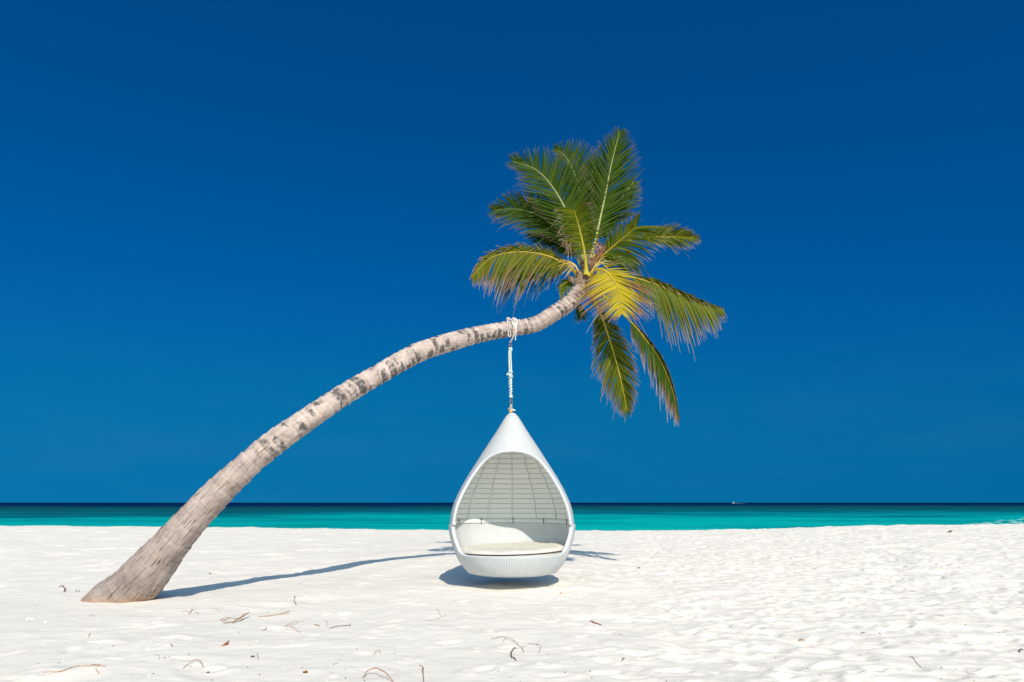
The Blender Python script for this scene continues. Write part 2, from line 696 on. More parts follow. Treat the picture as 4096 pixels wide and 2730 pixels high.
M_SAND = sand_material()
M_WATER = water_material()
M_BARK = bark_material()
M_LEAF = leaf_material()
M_TINT = tint_material('litter_tint')
M_WICK_UP = wicker_material('white_wicker_outside', 70, 110, (0.575, 0.58, 0.58), (0.43, 0.435, 0.435), 0, 0.5)
M_WICK_IN = wicker_material('white_wicker_inside', 48, 70, (0.86, 0.865, 0.84), (0.66, 0.665, 0.63), 0, 0.5)
M_WICK_LOW = wicker_material('white_wicker_basket', 44, 120, (0.60, 0.62, 0.625), (0.34, 0.34, 0.32), 0.5, 0.8)
M_RIM = wicker_material('white_wicker_rim', 34, 40, (0.60, 0.62, 0.635), (0.46, 0.47, 0.47), 0, 0.7)
M_FRAME = noise_col_mat('white_lacquered_frame', (0.62, 0.64, 0.62), (0.70, 0.71, 0.69), 8, 0.35)
M_HOOP = noise_col_mat('grey_metal_hoop', (0.40, 0.44, 0.43), (0.48, 0.52, 0.51), 12, 0.4)
M_BLACK = noise_col_mat('black_plastic', (0.02, 0.02, 0.02), (0.04, 0.04, 0.04), 30, 0.5)
M_FABRIC = noise_col_mat('cream_canvas', (0.56, 0.525, 0.455), (0.61, 0.575, 0.505), 7, 0.85, 0.25, 0.15, None, 30)
M_PIPING = noise_col_mat('dark_brown_piping', (0.035, 0.018, 0.015), (0.05, 0.028, 0.022), 20, 0.7)
M_ROPE = noise_col_mat('white_rope', (0.58, 0.53, 0.48), (0.74, 0.70, 0.65), 60, 0.9, 0.6, 0.1, None, 160)
M_ROPE_MINT = noise_col_mat('pale_mint_rope', (0.40, 0.52, 0.46), (0.72, 0.74, 0.68), 55, 0.85, 0.6, 0.1, None, 150)
M_ROPE_TAN = noise_col_mat('tan_cord', (0.42, 0.31, 0.24), (0.60, 0.50, 0.42), 60, 0.9, 0.6, 0.1, None, 150)
M_STEEL = noise_col_mat('weathered_steel', (0.16, 0.12, 0.10), (0.34, 0.29, 0.25), 25, 0.4)
M_STEEL.node_tree.nodes['Principled BSDF'].inputs['Metallic'].default_value = 0.7
M_BRASS = noise_col_mat('yellow_plastic_ferrule', (0.50, 0.26, 0.06), (0.70, 0.42, 0.12), 60, 0.5, 0.5)
M_FIBRE = noise_col_mat('brown_palm_fibre', (0.13, 0.085, 0.055), (0.36, 0.26, 0.19), 14, 0.95, 0.9, 0.1, (1, 1, 1), 70)
M_SPATHE = noise_col_mat('dried_spathe', (0.11, 0.045, 0.022), (0.23, 0.10, 0.05), 16, 0.8, 0.4)
M_FLOWER = noise_col_mat('yellow_flower_stalk', (0.42, 0.27, 0.06), (0.60, 0.44, 0.12), 20, 0.7)
M_BOATW = noise_col_mat('white_boat_paint', (0.40, 0.44, 0.48), (0.48, 0.50, 0.53), 0.5, 0.4)
M_GLASS = noise_col_mat('dark_boat_glass', (0.03, 0.04, 0.05), (0.05, 0.06, 0.08), 1, 0.1)
M_FOAM = noise_col_mat('sea_foam', (0.35, 0.46, 0.50), (0.5, 0.58, 0.60), 1.5, 0.9)
M_FOAM_THIN = noise_col_mat('thin_foam', (0.06, 0.36, 0.36), (0.26, 0.52, 0.50), 1.2, 0.8)


# ------------------------------------------------------------------ sand
# raster of footprints and hollows, metres -> 2.5 cm cells
RX0, RX1, RY0, RY1, RC = -30.0, 30.0, 3.0, 36.0, 0.025
RW, RH = int((RX1 - RX0) / RC), int((RY1 - RY0) / RC)
raster = np.zeros((RH, RW), dtype=np.float32)


def stamp(cx, cy, a, b, ang, depth, rim):
    rad = int(max(a, b) * 2.0 / RC) + 1
    ix, iy = int((cx - RX0) / RC), int((cy - RY0) / RC)
    x0, x1, y0, y1 = ix - rad, ix + rad + 1, iy - rad, iy + rad + 1
    if x0 < 0 or y0 < 0 or x1 > RW or y1 > RH:
        return
    yy, xx = np.mgrid[y0:y1, x0:x1]
    dx = (xx - ix) * RC
    dy = (yy - iy) * RC
    u = (dx * math.cos(ang) + dy * math.sin(ang)) / a
    v = (-dx * math.sin(ang) + dy * math.cos(ang)) / b
    d2 = u * u + v * v
    skew = 1 + 0.35 * u
    raster[y0:y1, x0:x1] += (-depth * np.exp(-d2 * d2 * 1.1) * skew + rim * np.exp(-((np.sqrt(d2) - 1.25) / 0.32) ** 2)).astype(np.float32)


srng = np.random.default_rng(21)
cnt = 0
while cnt < 15000:
    cx = srng.uniform(-27, 27)
    cy = 4.2 + 28 * srng.random() ** 1.15
    # the sand is much walked on at the right, smoother at the left
    w = 0.16 + 0.84 * float(sstep(-0.02, 0.30, cx / cy))
    if srng.random() > w:
        continue
    cnt += 1
    s = srng.uniform(0.4, 1.1)
    stamp(cx, cy, 0.15 * s, 0.075 * s, srng.uniform(0, math.pi), s * srng.uniform(0.008, 0.030) * (0.45 + 0.55 * w), srng.uniform(0.003, 0.014))
for i in range(900):                              # broad soft hollows
    cx, cy = srng.uniform(-26, 26), srng.uniform(4.3, 32)
    stamp(cx, cy, srng.uniform(0.25, 0.6), srng.uniform(0.15, 0.35), srng.normal(0, 0.6), srng.uniform(-0.015, 0.03), 0.004)

CREST_X = np.array([-200, -45, -20.7, -14, -2, 2.5, 8, 15, 20.7, 45, 200.0])
CREST_Z = np.array([0.50, 0.45, 0.365, 0.33, 0.175, 0.165, 0.185, 0.36, 0.44, 0.55, 0.60])


def ground_z(x, y):
    x = np.asarray(x, float)
    y = np.asarray(y, float)
    cz = np.interp(x, CREST_X, CREST_Z)
    up = 0.55 * sstep(10.0, 19.0, y) + 0.45 * sstep(16.0, 28.0, y)
    z = cz * up
    z = z - 0.095 * np.maximum(y - 28.5, 0) ** 1.12 * sstep(28.5, 33, y)
    z = np.maximum(z, -4.0)
    z = z + 0.10 * np.exp(-((x + 1.5) / 5.0) ** 2) * sstep(11.8, 15.5, y) * (1 - sstep(18, 25, y))
    near = 1 - sstep(33, 40, y)
    tr = sstep(-0.02, 0.32, x / np.maximum(y, 1.0))      # how trampled
    und = fbm(x * 0.35, y * 0.45, 2) * (0.026 + 0.02 * tr)
    # soft lumps of walked and wind-smoothed sand
    qx = x + 0.12 * fbm(x * 1.1 + 40, y * 1.1, 2)
    qy = y + 0.12 * fbm(x * 1.1, y * 1.1 + 70, 2)
    rip = fbm(qx * 2.3 + 0.6 * qy, qy * 2.7, 4, 0.5) * (0.015 + 0.016 * tr) + fbm(qx * 1.25 + 30, qy * 0.9, 2) * 0.034 * sstep(8.5, 12, y)
    rid = np.abs(vnoise(qx * 2.1 + 5.1 + 0.9 * qy, qy * 2.6 + 2.2))
    rip2 = -rid * (0.013 + 0.014 * tr)
    rid2 = np.abs(vnoise(qx * 4.6 + 11 + 1.9 * qy, qy * 5.2 + 7.2 - 1.1 * qx))
    rip2 = rip2 - rid2 * (0.008 + 0.013 * tr)
    fine = fbm(x * 9.0, y * 9.0, 3) * (0.004 + 0.007 * tr)
    z = z + near * (und + rip + rip2 + fine)
    # raster, bilinear
    fx = np.clip((x - RX0) / RC, 0, RW - 2)
    fy = np.clip((y - RY0) / RC, 0, RH - 2)
    ix = fx.astype(int)
    iy = fy.astype(int)
    ux = fx - ix
    uy = fy - iy
    r = (raster[iy, ix] * (1 - ux) + raster[iy, ix + 1] * ux) * (1 - uy) + (raster[iy + 1, ix] * (1 - ux) + raster[iy + 1, ix + 1] * ux) * uy
    z = z + r
    # small mound of sand round the foot of the palm
    d = np.hypot((x + 5.5) / 1.0, (y - 9.9) / 0.9)
    z = z * (1 - 0.92 * np.exp(-(d / 1.8) ** 2)) - 0.045 * np.exp(-(d / 1.5) ** 2) + 0.012 * fbm(x * 5, y * 5, 3) * np.exp(-(d / 1.5) ** 2)
    return z


def grow(start, end, s0, rate):
    v = [start]
    s = s0
    while v[-1] < end:
        v.append(v[-1] + s)
        s *= rate
    return np.array(v)


gx = grow(0, 8, 0.038, 1.0)
gx = np.concatenate([gx, grow(gx[-1] + 0.038, 24, 0.04, 1.006)])
gx = np.concatenate([gx, grow(gx[-1] + 0.3, 400, 0.6, 1.25)])
gx = np.concatenate([-gx[:0:-1], gx])
gy = np.concatenate([-grow(0, 60, 0.6, 1.2)[::-1] + 4.0, grow(4.03, 15, 0.028, 1.0018)])
gy = np.concatenate([gy, grow(gy[-1] + 0.05, 34, 0.05, 1.0025)])
gy = np.concatenate([gy, grow(gy[-1] + 0.3, 90, 0.4, 1.1)])
GX, GY = np.meshgrid(gx, gy)
GZ = ground_z(GX.ravel(), GY.ravel())
nx_, ny_ = len(gx), len(gy)


def grid_faces(ny, nx):
    i, j = np.meshgrid(np.arange(ny - 1), np.arange(nx - 1), indexing='ij')
    a = i * nx + j
    return np.stack([a, a + 1, a + nx + 1, a + nx], -1).reshape(-1, 4)


sand = mk('sand', np.stack([GX.ravel(), GY.ravel(), GZ], -1), grid_faces(ny_, nx_), M_SAND, origin=(0, 0, 0))
sand['kind'] = 'structure'


def on_ground(sx, sy):
    """where the line of sight through a photograph point meets the sand"""
    a, b = ray(sx, sy)
    Y = 5.0
    ys = np.concatenate([np.arange(4.5, 16, 0.02), np.arange(16, 32, 0.06)])
    g = ground_z(a * ys, ys)
    line = CAM_H + b * ys
    k = np.argmax(line <= g)
    Y = ys[k]
    return np.array((a * Y, Y, float(ground_z(a * Y, Y))))


# ------------------------------------------------------------------ sea
SEA = -0.60
wx = grow(0, 50, 0.5, 1.004)
wx = np.concatenate([wx, grow(wx[-1] + 1, 12000, 1.5, 1.12)])
wx = np.concatenate([-wx[:0:-1], wx])
wy = grow(30, 130, 0.35, 1.004)
wy = np.concatenate([wy, grow(wy[-1] + 1, 14000, 1.0, 1.05)])
WX, WY = np.meshgrid(wx, wy)
fade = 1 - sstep(120, 400, WY)
WZ = SEA + fade * (fbm(WX * 0.12, WY * 0.45, 4) * 0.10 + np.abs(vnoise(WX * 0.05, WY * 0.25)) * 0.05)
sea = mk('sea', np.stack([WX.ravel(), WY.ravel(), WZ.ravel()], -1), grid_faces(len(wy), len(wx)), M_WATER, origin=(0, 0, SEA))
sea['kind'] = 'structure'

# broken foam of small waves where the beach bends at the right
frng = np.random.default_rng(4)
fv, ff = [], []
for i in range(80):
    t = frng.random()
    sx = 3880 + 420 * t ** 0.8
    depth = (2101 - (2 + 26 * max(0.0, (sx - 3860) / 240) * frng.random()))
    a, b = ray(sx, depth)
    Y = (SEA + 0.06 - CAM_H) / b
    x = a * Y
    L, W = frng.uniform(0.12, 0.75), frng.uniform(0.08, 0.35)
    z0 = SEA + 0.05 + frng.uniform(0, 0.05)
    k0 = len(fv)
    n = 8
    for q in range(n):
        th = 2 * math.pi * q / n
        rr = frng.uniform(0.6, 1.1)
        fv.append((x + L * rr * math.cos(th), Y + W * rr * math.sin(th), z0))
    fv.append((x, Y, z0 + frng.uniform(0.03, 0.10)))
    for q in range(n):
        ff.append((k0 + q, k0 + (q + 1) % n, k0 + n))
foam = mk('wave_foam', fv, ff, M_FOAM_THIN)
foam['kind'] = 'stuff'
foam['label'] = 'thin white foam breaking along the sand at the far right'

# ------------------------------------------------------------------ motor boat on the horizon
bp = at(2934, 2013.6, 1300.0)
bx, by = bp[0], 1300.0
boat = empty('motor_boat', (bx, by, SEA), 'tiny white motor boat running along the far sea horizon', 'boat')
Lb, Wb, Hb = 5.2, 1.7, 1.3
hv, hf = [], []
ns = 9
for i in range(ns):
    t = i / (ns - 1)
    x = bx + Lb * 0.5 - Lb * t
    w = Wb * 0.5 * (1 - max(0, (t - 0.45) / 0.55) ** 2.2) + 0.02
    top = SEA + Hb * (0.62 + 0.38 * t ** 2)
    for (yy, zz) in ((-w, top), (-w * 0.85, SEA + 0.25 + 0.3 * t), (0, SEA - 0.2 + 0.5 * t ** 3), (w * 0.85, SEA + 0.25 + 0.3 * t), (w, top)):
        hv.append((x, by + yy, zz))
for i in range(ns - 1):
    for j in range(4):
        hf.append((i * 5 + j, (i + 1) * 5 + j, (i + 1) * 5 + j + 1, i * 5 + j + 1))
    hf.append((i * 5 + 4, (i + 1) * 5 + 4, (i + 1) * 5, i * 5))
hf.append((0, 1, 2, 3, 4))
hull = mk('hull', hv, hf, M_BOATW, boat, smooth=False)


def box_data(x0, x1, y0, y1, z0, z1, slant=0.0):
    V = [(x0, y0, z0), (x1, y0, z0), (x1, y1, z0), (x0, y1, z0), (x0 + slant, y0, z1), (x1 - slant * 0.4, y0, z1), (x1 - slant * 0.4, y1, z1), (x0 + slant, y1, z1)]
    F = [(0, 3, 2, 1), (4, 5, 6, 7), (0, 1, 5, 4), (1, 2, 6, 5), (2, 3, 7, 6), (3, 0, 4, 7)]
    return np.array(V), F


v, f = box_data(bx - 1.6, bx + 0.9, by - 0.75, by + 0.75, SEA + 1.05, SEA + 2.5, 0.5)
mk('cabin', v, f, M_BOATW, boat, smooth=False)
v, f = box_data(bx - 1.45, bx + 0.6, by - 0.77, by - 0.745, SEA + 1.7, SEA + 2.15, 0.25)
mk('side_window', v, f, M_GLASS, boat, smooth=False)
v, f = box_data(bx - 0.9, bx + 1.2, by - 0.8, by + 0.8, SEA + 3.3, SEA + 3.42)
mk('sun_roof', v, f, M_BOATW, boat, smooth=False)
parts = [tube_data([(bx + px, by + py, SEA + 2.5), (bx + px, by + py, SEA + 3.3)], 0.05, 6) for px in (-0.7, 1.0) for py in (-0.7, 0.7)]
for v, f in parts:
    mk('roof_post', v, f, M_BOATW, boat)
wv, wf = [], []
for i in range(90):
    t = frng.random() ** 1.5
    x = bx + 3.2 + 19 * t
    k0 = len(wv)
    L, W, h = frng.uniform(0.8, 2.2), frng.uniform(0.3, 0.8), frng.uniform(0.1, 0.3) * (1 - 0.6 * t)
    y = by + frng.normal(0, 0.8 + t)
    for q in range(6):
        th = q * math.pi / 3
        wv.append((x + L * math.cos(th), y + W * math.sin(th), SEA + 0.02))
    wv.append((x, y, SEA + h))
    for q in range(6):
        wf.append((k0 + q, k0 + (q + 1) % 6, k0 + 6))
wake = mk('boat_wake', wv, wf, M_FOAM)
wake['kind'] = 'stuff'
wake['label'] = 'white wake trailing behind the motor boat on the horizon'

# ------------------------------------------------------------------ palm tree
base = on_ground(490, 2398)
palm = empty('palm_tree', base, 'coconut palm leaning far over the white sand with the pod chair hung from it', 'palm tree')
CROWN_Y = 11.65


def c1(x, y):
    return (1840 + 0.52306 * x, 480 + 0.52306 * y)


def c2(x, y):
    return (2200 + 0.45906 * x, 1000 + 0.45906 * y)


TR = [  # photograph x, y of the axis, width across
    (400, 2530, 232), (497, 2404, 206), (618.6, 2253, 164), (712, 2142, 141), (807, 2037, 125), (940, 1906, 110),
    (1098, 1769, 101), (1244, 1667, 89), (1386, 1572.6, 86), (1500, 1505, 81), (1632, 1430, 82), (1699, 1400, 79),
    (1822, 1362, 71), (1940, 1331, 66), (2040, 1314, 63), (2140, 1296.5, 62), (2219, 1251, 63), (2283, 1205, 64), (2322, 1150, 62), (2340, 1100, 50)]
tr = np.array(TR, float)
cum = np.concatenate([[0], np.cumsum(np.hypot(np.diff(tr[:, 0]), np.diff(tr[:, 1])))])
s_base = cum[1]
s_rope = np.interp(2040, tr[:, 0], cum)
Yt = base[1] + 0.08 + (11.45 - base[1] - 0.08) * (cum - s_base) / (s_rope - s_base)
Yt = np.where(cum > s_rope, 11.45 + (cum - s_rope) / (cum[-1] - s_rope) * (CROWN_Y - 11.45), Yt)
Yt = Yt - 0.75 * np.sin(np.pi * np.clip((cum - s_base) / (s_rope - s_base), 0, 1) ** 0.8)
P3 = np.array([at(a, b, y) for (a, b, w), y in zip(TR, Yt)])
fwd = np.array((0, CT, ST))
Rt = np.array([w * 0.5 / 4 / FPX * (np.dot(p - np.array((0, 0, CAM_H)), fwd)) for (a, b, w), p in zip(TR, P3)])
NS, NK = 1500, 128
Pd = catmull(P3, NS)
Rd = catmull(Rt, NS)
seg = np.concatenate([[0], np.cumsum(np.linalg.norm(np.diff(Pd, axis=0), axis=1))])
# even spacing
su = np.linspace(0, seg[-1], NS)
Pd = np.stack([np.interp(su, seg, Pd[:, i]) for i in range(3)], -1)
Rd = np.interp(su, seg, Rd)
for _ in range(3):
    Pd[1:-1] = (Pd[:-2] + 2 * Pd[1:-1] + Pd[2:]) / 4
T_, A_, B_ = frames(Pd)
# start the section angle at the side away from the camera, so the seam is hidden
s_ground = np.interp(1, np.arange(2), (0, 0))
idx_g = int(np.argmin(np.abs(Pd[:, 2] - base[2])))
along0 = su[idx_g]
trng = np.random.default_rng(12)
rings = [0.0]
while rings[-1] < su[-1] + 0.5:
    v_ = rings[-1] - along0
    step = np.interp(v_, [0, 2.0, 4.0, 6.0, 8.0, 9.5], [0.20, 0.19, 0.15, 0.105, 0.085, 0.055])
    rings.append(rings[-1] + step * trng.uniform(0.7, 1.35))
rings = np.array(rings)
th = np.linspace(0, 2 * np.pi, NK + 1)
# the ring lines are tilted and wavy round the trunk
S2 = su[:, None] + 0.03 * np.sin(th)[None] + 0.05 * np.cos(th + 0.6)[None] * 0.6 + 0.028 * fbm(th[None] / (2 * np.pi) * 8 + np.zeros((NS, 1)), su[:, None] * 2.0, 3)
ri = np.clip(np.searchsorted(rings, S2, side='right') - 1, 0, len(rings) - 2)
ph = (S2 - rings[ri]) / (rings[ri + 1] - rings[ri])
rr_amp = trng.uniform(0.5, 1.5, len(rings))
amp = np.interp(su - along0, [0, 1.5, 3, 6, 10], [0.010, 0.014, 0.014, 0.011, 0.010])[:, None]
disp = amp * rr_amp[ri] * (0.9 * ph ** 1.6 - 0.45)                      # swells towards each scar, then steps in
nz1 = fbm(th[None] / (2 * np.pi) * 6 + np.zeros((NS, 1)), su[:, None] * 1.6, 4)
disp = disp + 0.020 * nz1 * (Rd[:, None] / 0.2)
disp = disp + 0.004 * fbm(th[None] / (2 * np.pi) * 40 + np.zeros((NS, 1)), su[:, None] * 14, 3)
# seam closes: blend last column to the first
disp[:, -1] = disp[:, 0]
bl = np.clip((th - (2 * np.pi - 0.5)) / 0.5, 0, 1)[None]
disp = disp * (1 - bl) + disp[:, :1] * bl
ang0 = math.pi                                                          # th = 0 faces away from the camera
dirs = []
for i in range(NS):
    back = np.array((0, 1.0, 0)) - T_[i] * T_[i][1]
    back /= np.linalg.norm(back)
    side = np.cross(T_[i], back)
    dirs.append(np.cos(th)[:, None] * back + np.sin(th)[:, None] * side)
dirs = np.array(dirs)
# flare of the foot, more on the outer (left) side
foot = np.exp(-np.maximum(su - along0 + 0.05, 0) / 0.22)
leftness = np.clip(-dirs[:, :, 0] - 0.2 * dirs[:, :, 1], 0, 1)
Rfull = Rd[:, None] + disp + foot[:, None] * (0.02 + 0.10 * leftness ** 2)
TV = Pd[:, None] + dirs * Rfull[:, :, None]
ph2 = np.where(ph > 0.94, 0.0, ph)
# dark blotches: stretched along the rings, strongest midway up
v_al = su - along0
TH1 = th[None] / (2 * np.pi) + np.zeros((NS, 1))
pn = fbm(TH1 * 4 + 3.0, S2 * 13.0, 4)
pn2 = fbm(TH1 * 3 + 9.0, S2 * 1.3, 3)
pn3 = fbm(TH1 * 9 + 5.0, S2 * 5.0, 4)
wgt = np.interp(v_al, [0, 1.8, 2.7, 3.4, 6.5, 8.2, 10], [0.0, 0.03, 0.35, 0.9, 1.05, 0.85, 0.7])[:, None]
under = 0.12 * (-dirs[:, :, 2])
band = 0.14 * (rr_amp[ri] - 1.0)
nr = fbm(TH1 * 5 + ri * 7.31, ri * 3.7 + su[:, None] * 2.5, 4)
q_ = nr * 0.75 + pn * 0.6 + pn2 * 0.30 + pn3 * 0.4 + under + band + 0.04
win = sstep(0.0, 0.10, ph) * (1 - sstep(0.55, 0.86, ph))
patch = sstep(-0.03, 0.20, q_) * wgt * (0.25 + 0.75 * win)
upper = sstep(5.5, 8.3, v_al)[:, None]                                     # the young top of the trunk is greyer
patch = np.maximum(patch, 0.50 * upper * (0.15 + 0.85 * win) * (0.8 + 0.8 * pn3))
patch = np.clip(patch * (0.85 + 1.3 * fbm(TH1 * 26, su[:, None] * 24, 3)), 0, 0.9)
# rot holes and knots at places seen in the photograph
rot = np.zeros_like(patch)
HOLES = [(320 + .37 * 410, 1860 + .37 * 1215, 0.10, 0.06), (320 + .37 * 1490, 1860 + .37 * 120, 0.09, 0.06), (320 + .37 * 1570, 1860 + .37 * 75, 0.06, 0.04),
         (320 + .37 * 1405, 1860 + .37 * 262, 0.09, 0.05), (320 + .37 * 1675, 1860 + .37 * 140, 0.15, 0.035), (320 + .37 * 1650, 1860 + .37 * 300, 0.05, 0.03),
         (320 + .37 * 880, 1860 + .37 * 1095, 0.035, 0.06), (320 + .37 * 970, 1860 + .37 * 1112, 0.03, 0.05), (320 + .37 * 1565, 1860 + .37 * 255, 0.04, 0.03),
         (900 + .4464 * 365, 1240 + .4464 * 1375, 0.05, 0.05), (900 + .4464 * 265, 1240 + .4464 * 1410, 0.06, 0.05), (900 + .4464 * 560, 1240 + .4464 * 1150, 0.08, 0.035),
         (900 + .4464 * 930, 1240 + .4464 * 770, 0.03, 0.03), (900 + .4464 * 650, 1240 + .4464 * 1010, 0.13, 0.02), (900 + .4464 * 760, 1240 + .4464 * 960, 0.16, 0.05),
         (900 + .4464 * 850, 1240 + .4464 * 820, 0.05, 0.05), (900 + .4464 * 825, 1240 + .4464 * 1000, 0.05, 0.05), (900 + .4464 * 1680, 1240 + .4464 * 350, 0.05, 0.03),
         (900 + .4464 * 1190, 1240 + .4464 * 605, 0.05, 0.05), (900 + .4464 * 1330, 1240 + .4464 * 680, 0.05, 0.06), (900 + .4464 * 1090, 1240 + .4464 * 845, 0.06, 0.05)]
# project trunk vertices, to find the one that shows at each place
rel = TV - np.array((0, 0, CAM_H))
dep = rel @ fwd
upv = np.array((0, -ST, CT))
px = (512 + FPX * rel[:, :, 0] / dep) * 4
py = (341 - FPX * (rel @ upv) / dep) * 4
facing = dirs[:, :, 1] < 0.15
hole_n = fbm(th[None] / (2 * np.pi) * 24 + np.zeros((NS, 1)), su[:, None] * 12, 3)
for k, (hx, hy, la, lw) in enumerate(HOLES):
    d = np.where(facing, (px - hx) ** 2 + (py - hy) ** 2, 1e9)
    i0, j0 = np.unravel_index(np.argmin(d), d.shape)
    da = (su[:, None] - su[i0]) / la
    dw = (th[None] - th[j0]) * Rd[i0] / lw
    q = np.sqrt(da ** 2 + dw ** 2) * 0.74 + hole_n * 0.8
    g = 1 - sstep(0.55, 1.0, q)
    deep = 0.4 if 13 <= k <= 14 else 1.0
    if k in (14,):
        patch = np.maximum(patch, g * 0.7)
        continue
    rot = np.maximum(rot, g)
    TV -= dirs * (g * 0.02 * deep)[:, :, None]
footc = np.exp(-np.maximum(TV[:, :, 2] - base[2] + 0.02 + 0.05 * nz1, 0) / 0.05) * 0.75
tuv = np.stack([np.broadcast_to(th[None] / (2 * np.pi), (NS, NK + 1)) * 1.4, np.broadcast_to(su[:, None], (NS, NK + 1))], -1)
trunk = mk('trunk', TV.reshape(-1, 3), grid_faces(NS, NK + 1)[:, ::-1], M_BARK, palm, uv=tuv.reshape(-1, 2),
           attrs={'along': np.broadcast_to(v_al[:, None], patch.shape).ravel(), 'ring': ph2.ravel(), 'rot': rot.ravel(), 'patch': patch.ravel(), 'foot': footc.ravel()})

# ---- fronds
GREEN = np.array((0.018, 0.050, 0.003))
MID = np.array((0.052, 0.088, 0.003))
OLIVE = np.array((0.125, 0.130, 0.003))
YELLOW = np.array((0.50, 0.40, 0.012))
BROWN = np.array((0.17, 0.058, 0.020))
PALE = np.array((0.52, 0.42, 0.34))


def frond(pts, mapf, mpp, dy, R, L, pet=0.12, ang=(58, 28), droop=0.15, col=(GREEN, MID), dry=0.25, tipc=0.3, seed=0, rr=0.022,
          rcol=(0.30, 0.27, 0.03), dens=1.0, trunc=False, nrm=(0, -1, 0.15), side=(1, 1), lift=(0.25, 0.25), width=0.031, tipbrown=0.0, baseY=None):
    rs = np.random.default_rng(seed)
    by_ = CROWN_Y if baseY is None else baseY
    n0 = len(pts)
    ys = np.linspace(dy[0], dy[1], n0)
    P = np.array([at(*mapf(*p), by_ + y) for p, y in zip(pts, ys)])
    C = catmull(P, 80)
    sg = np.concatenate([[0], np.cumsum(np.linalg.norm(np.diff(C, axis=0), axis=1))])
    tot = sg[-1]
    s80 = np.linspace(0, tot, 80)
    C = np.stack([np.interp(s80, sg, C[:, i]) for i in range(3)], -1)
    t80 = s80 / tot
    rad = rr * (1 - 0.86 * t80) + 0.002
    rad = rad * (1 + 1.1 * np.exp(-t80 / 0.05))
    v, f = tube_data(C, rad, 7, flat=0.75)
    rc = np.repeat(np.array(rcol)[None], len(v), 0) * np.repeat(1 - 0.45 * t80, 7)[:, None] * rs.uniform(0.9, 1.1)
    rach = mk('frond', v, f, M_LEAF2, palm, colattr=rc)
    # leaflets
    Tn = np.gradient(C, axis=0)
    Tn /= np.linalg.norm(Tn, axis=1)[:, None]
    sp = 0.0165 / dens
    V, F, K = [], [], []
    nl = int(tot * (1 - pet) / sp)
    m = 6
    G = np.array((0, 0, -1.0))
    nb = np.array(nrm, float)
    an4 = ang if len(ang) == 4 else tuple(ang) * 2
    for sgn, Lm, li, ag in ((1, R, lift[0], an4[:2]), (-1, L, lift[1], an4[2:])):
        if Lm <= 0:
            continue
        Lmax = Lm * mpp * 1.06
        bend_run = 0
        for k in range(nl):
            t = pet + (1 - pet) * (k + rs.uniform(0.1, 0.9)) / nl
            tt = (t - pet) / (1 - pet)
            if rs.random() < 0.02:
                continue
            i = min(int(t * 79), 78)
            fr = t * 79 - i
            p = C[i] * (1 - fr) + C[i + 1] * fr
            T = Tn[i]
            Nn = nb - T * nb.dot(T)
            Nn /= np.linalg.norm(Nn)
            S = np.cross(T, Nn) * sgn
            prof = min(1.0, 0.45 + 2.2 * tt) * (1.0 if trunc else (1 - 0.80 * max(0, (tt - 0.40) / 0.60) ** 1.5))
            ln = Lmax * prof * rs.uniform(0.86, 1.06)
            a = math.radians(ag[0] + (ag[1] - ag[0]) * tt + rs.normal(0, 3.0))
            D = math.cos(a) * T + math.sin(a) * S + (li + rs.normal(0, 0.06)) * Nn
            D /= np.linalg.norm(D)
            dr = droop * rs.uniform(0.6, 1.5)
            if rs.random() < 0.07:
                dr += rs.uniform(0.2, 0.6)
            w = width * rs.uniform(0.8, 1.15) * (0.55 + 0.45 * prof)
            u = np.linspace(0, 1, m)
            ctr = p + D * (u * ln)[:, None] + G * (dr * ln * u ** 2)[:, None]
            tg = np.gradient(ctr, axis=0)
            tg /= np.linalg.norm(tg, axis=1)[:, None]
            # blade spans along the rachis direction, folded like a roof
            B = T - tg * (tg @ T)[:, None]
            B /= np.linalg.norm(B, axis=1)[:, None] + 1e-9
            tw = rs.normal(0, 0.25)
            Nv = np.cross(tg, B)
            B2 = B * math.cos(tw) + Nv * math.sin(tw)
            Nv2 = np.cross(tg, B2)
            wp = w * np.array((0.55, 1.0, 0.92, 0.70, 0.38, 0.07))
            fold = 0.32
            k0 = len(V)
            sgnN = 1.0 if np.dot(Nv2[0], Nn) > 0 else -1.0
            for q in range(m):
                V.append(ctr[q] - B2[q] * wp[q] * 0.5 - Nv2[q] * sgnN * wp[q] * fold * 0.5)
                V.append(ctr[q])
                V.append(ctr[q] + B2[q] * wp[q] * 0.5 - Nv2[q] * sgnN * wp[q] * fold * 0.5)
            for q in range(m - 1):
                o = k0 + q * 3
                F.append((o, o + 1, o + 4, o + 3))
                F.append((o + 1, o + 2, o + 5, o + 4))
            base_c = col[0] + (col[1] - col[0]) * rs.random()
            base_c = base_c * rs.uniform(0.85, 1.2)
            dtip = max(0.0, dry * rs.uniform(0.1, 1.1) + tipbrown * max(0, tt - 0.5) * 2)
            for q in range(m):
                e = u[q] - (1 - dtip)
                c = base_c * (1 + 0.15 * (1 - u[q]))
                if e > 0:
                    x = min(1.0, e / max(dtip * 0.6, 0.02))
                    dc = BROWN + (PALE - BROWN) * (tipc * 0.35 if u[q] < 0.95 else min(1, tipc + 0.2)) * rs.uniform(0.5, 1.3)
                    c = c * (1 - x) + np.clip(dc, 0, 0.7) * x
                K += [c, c, c]
    lf = mk('leaflet_fringe', np.array(V), np.array(F), M_LEAF, rach, colattr=np.array(K))
    lf['kind'] = 'stuff'
    return rach


M_LEAF2 = leaf_material('palm_rib', 0.05, 0.4)
Q1, Q2 = 0.52306 / 240 * 1.03, 0.45906 / 240 * 1.03
RY = (0.50, 0.35, 0.015)
RG = (0.34, 0.36, 0.10)
DG = (GREEN, MID)
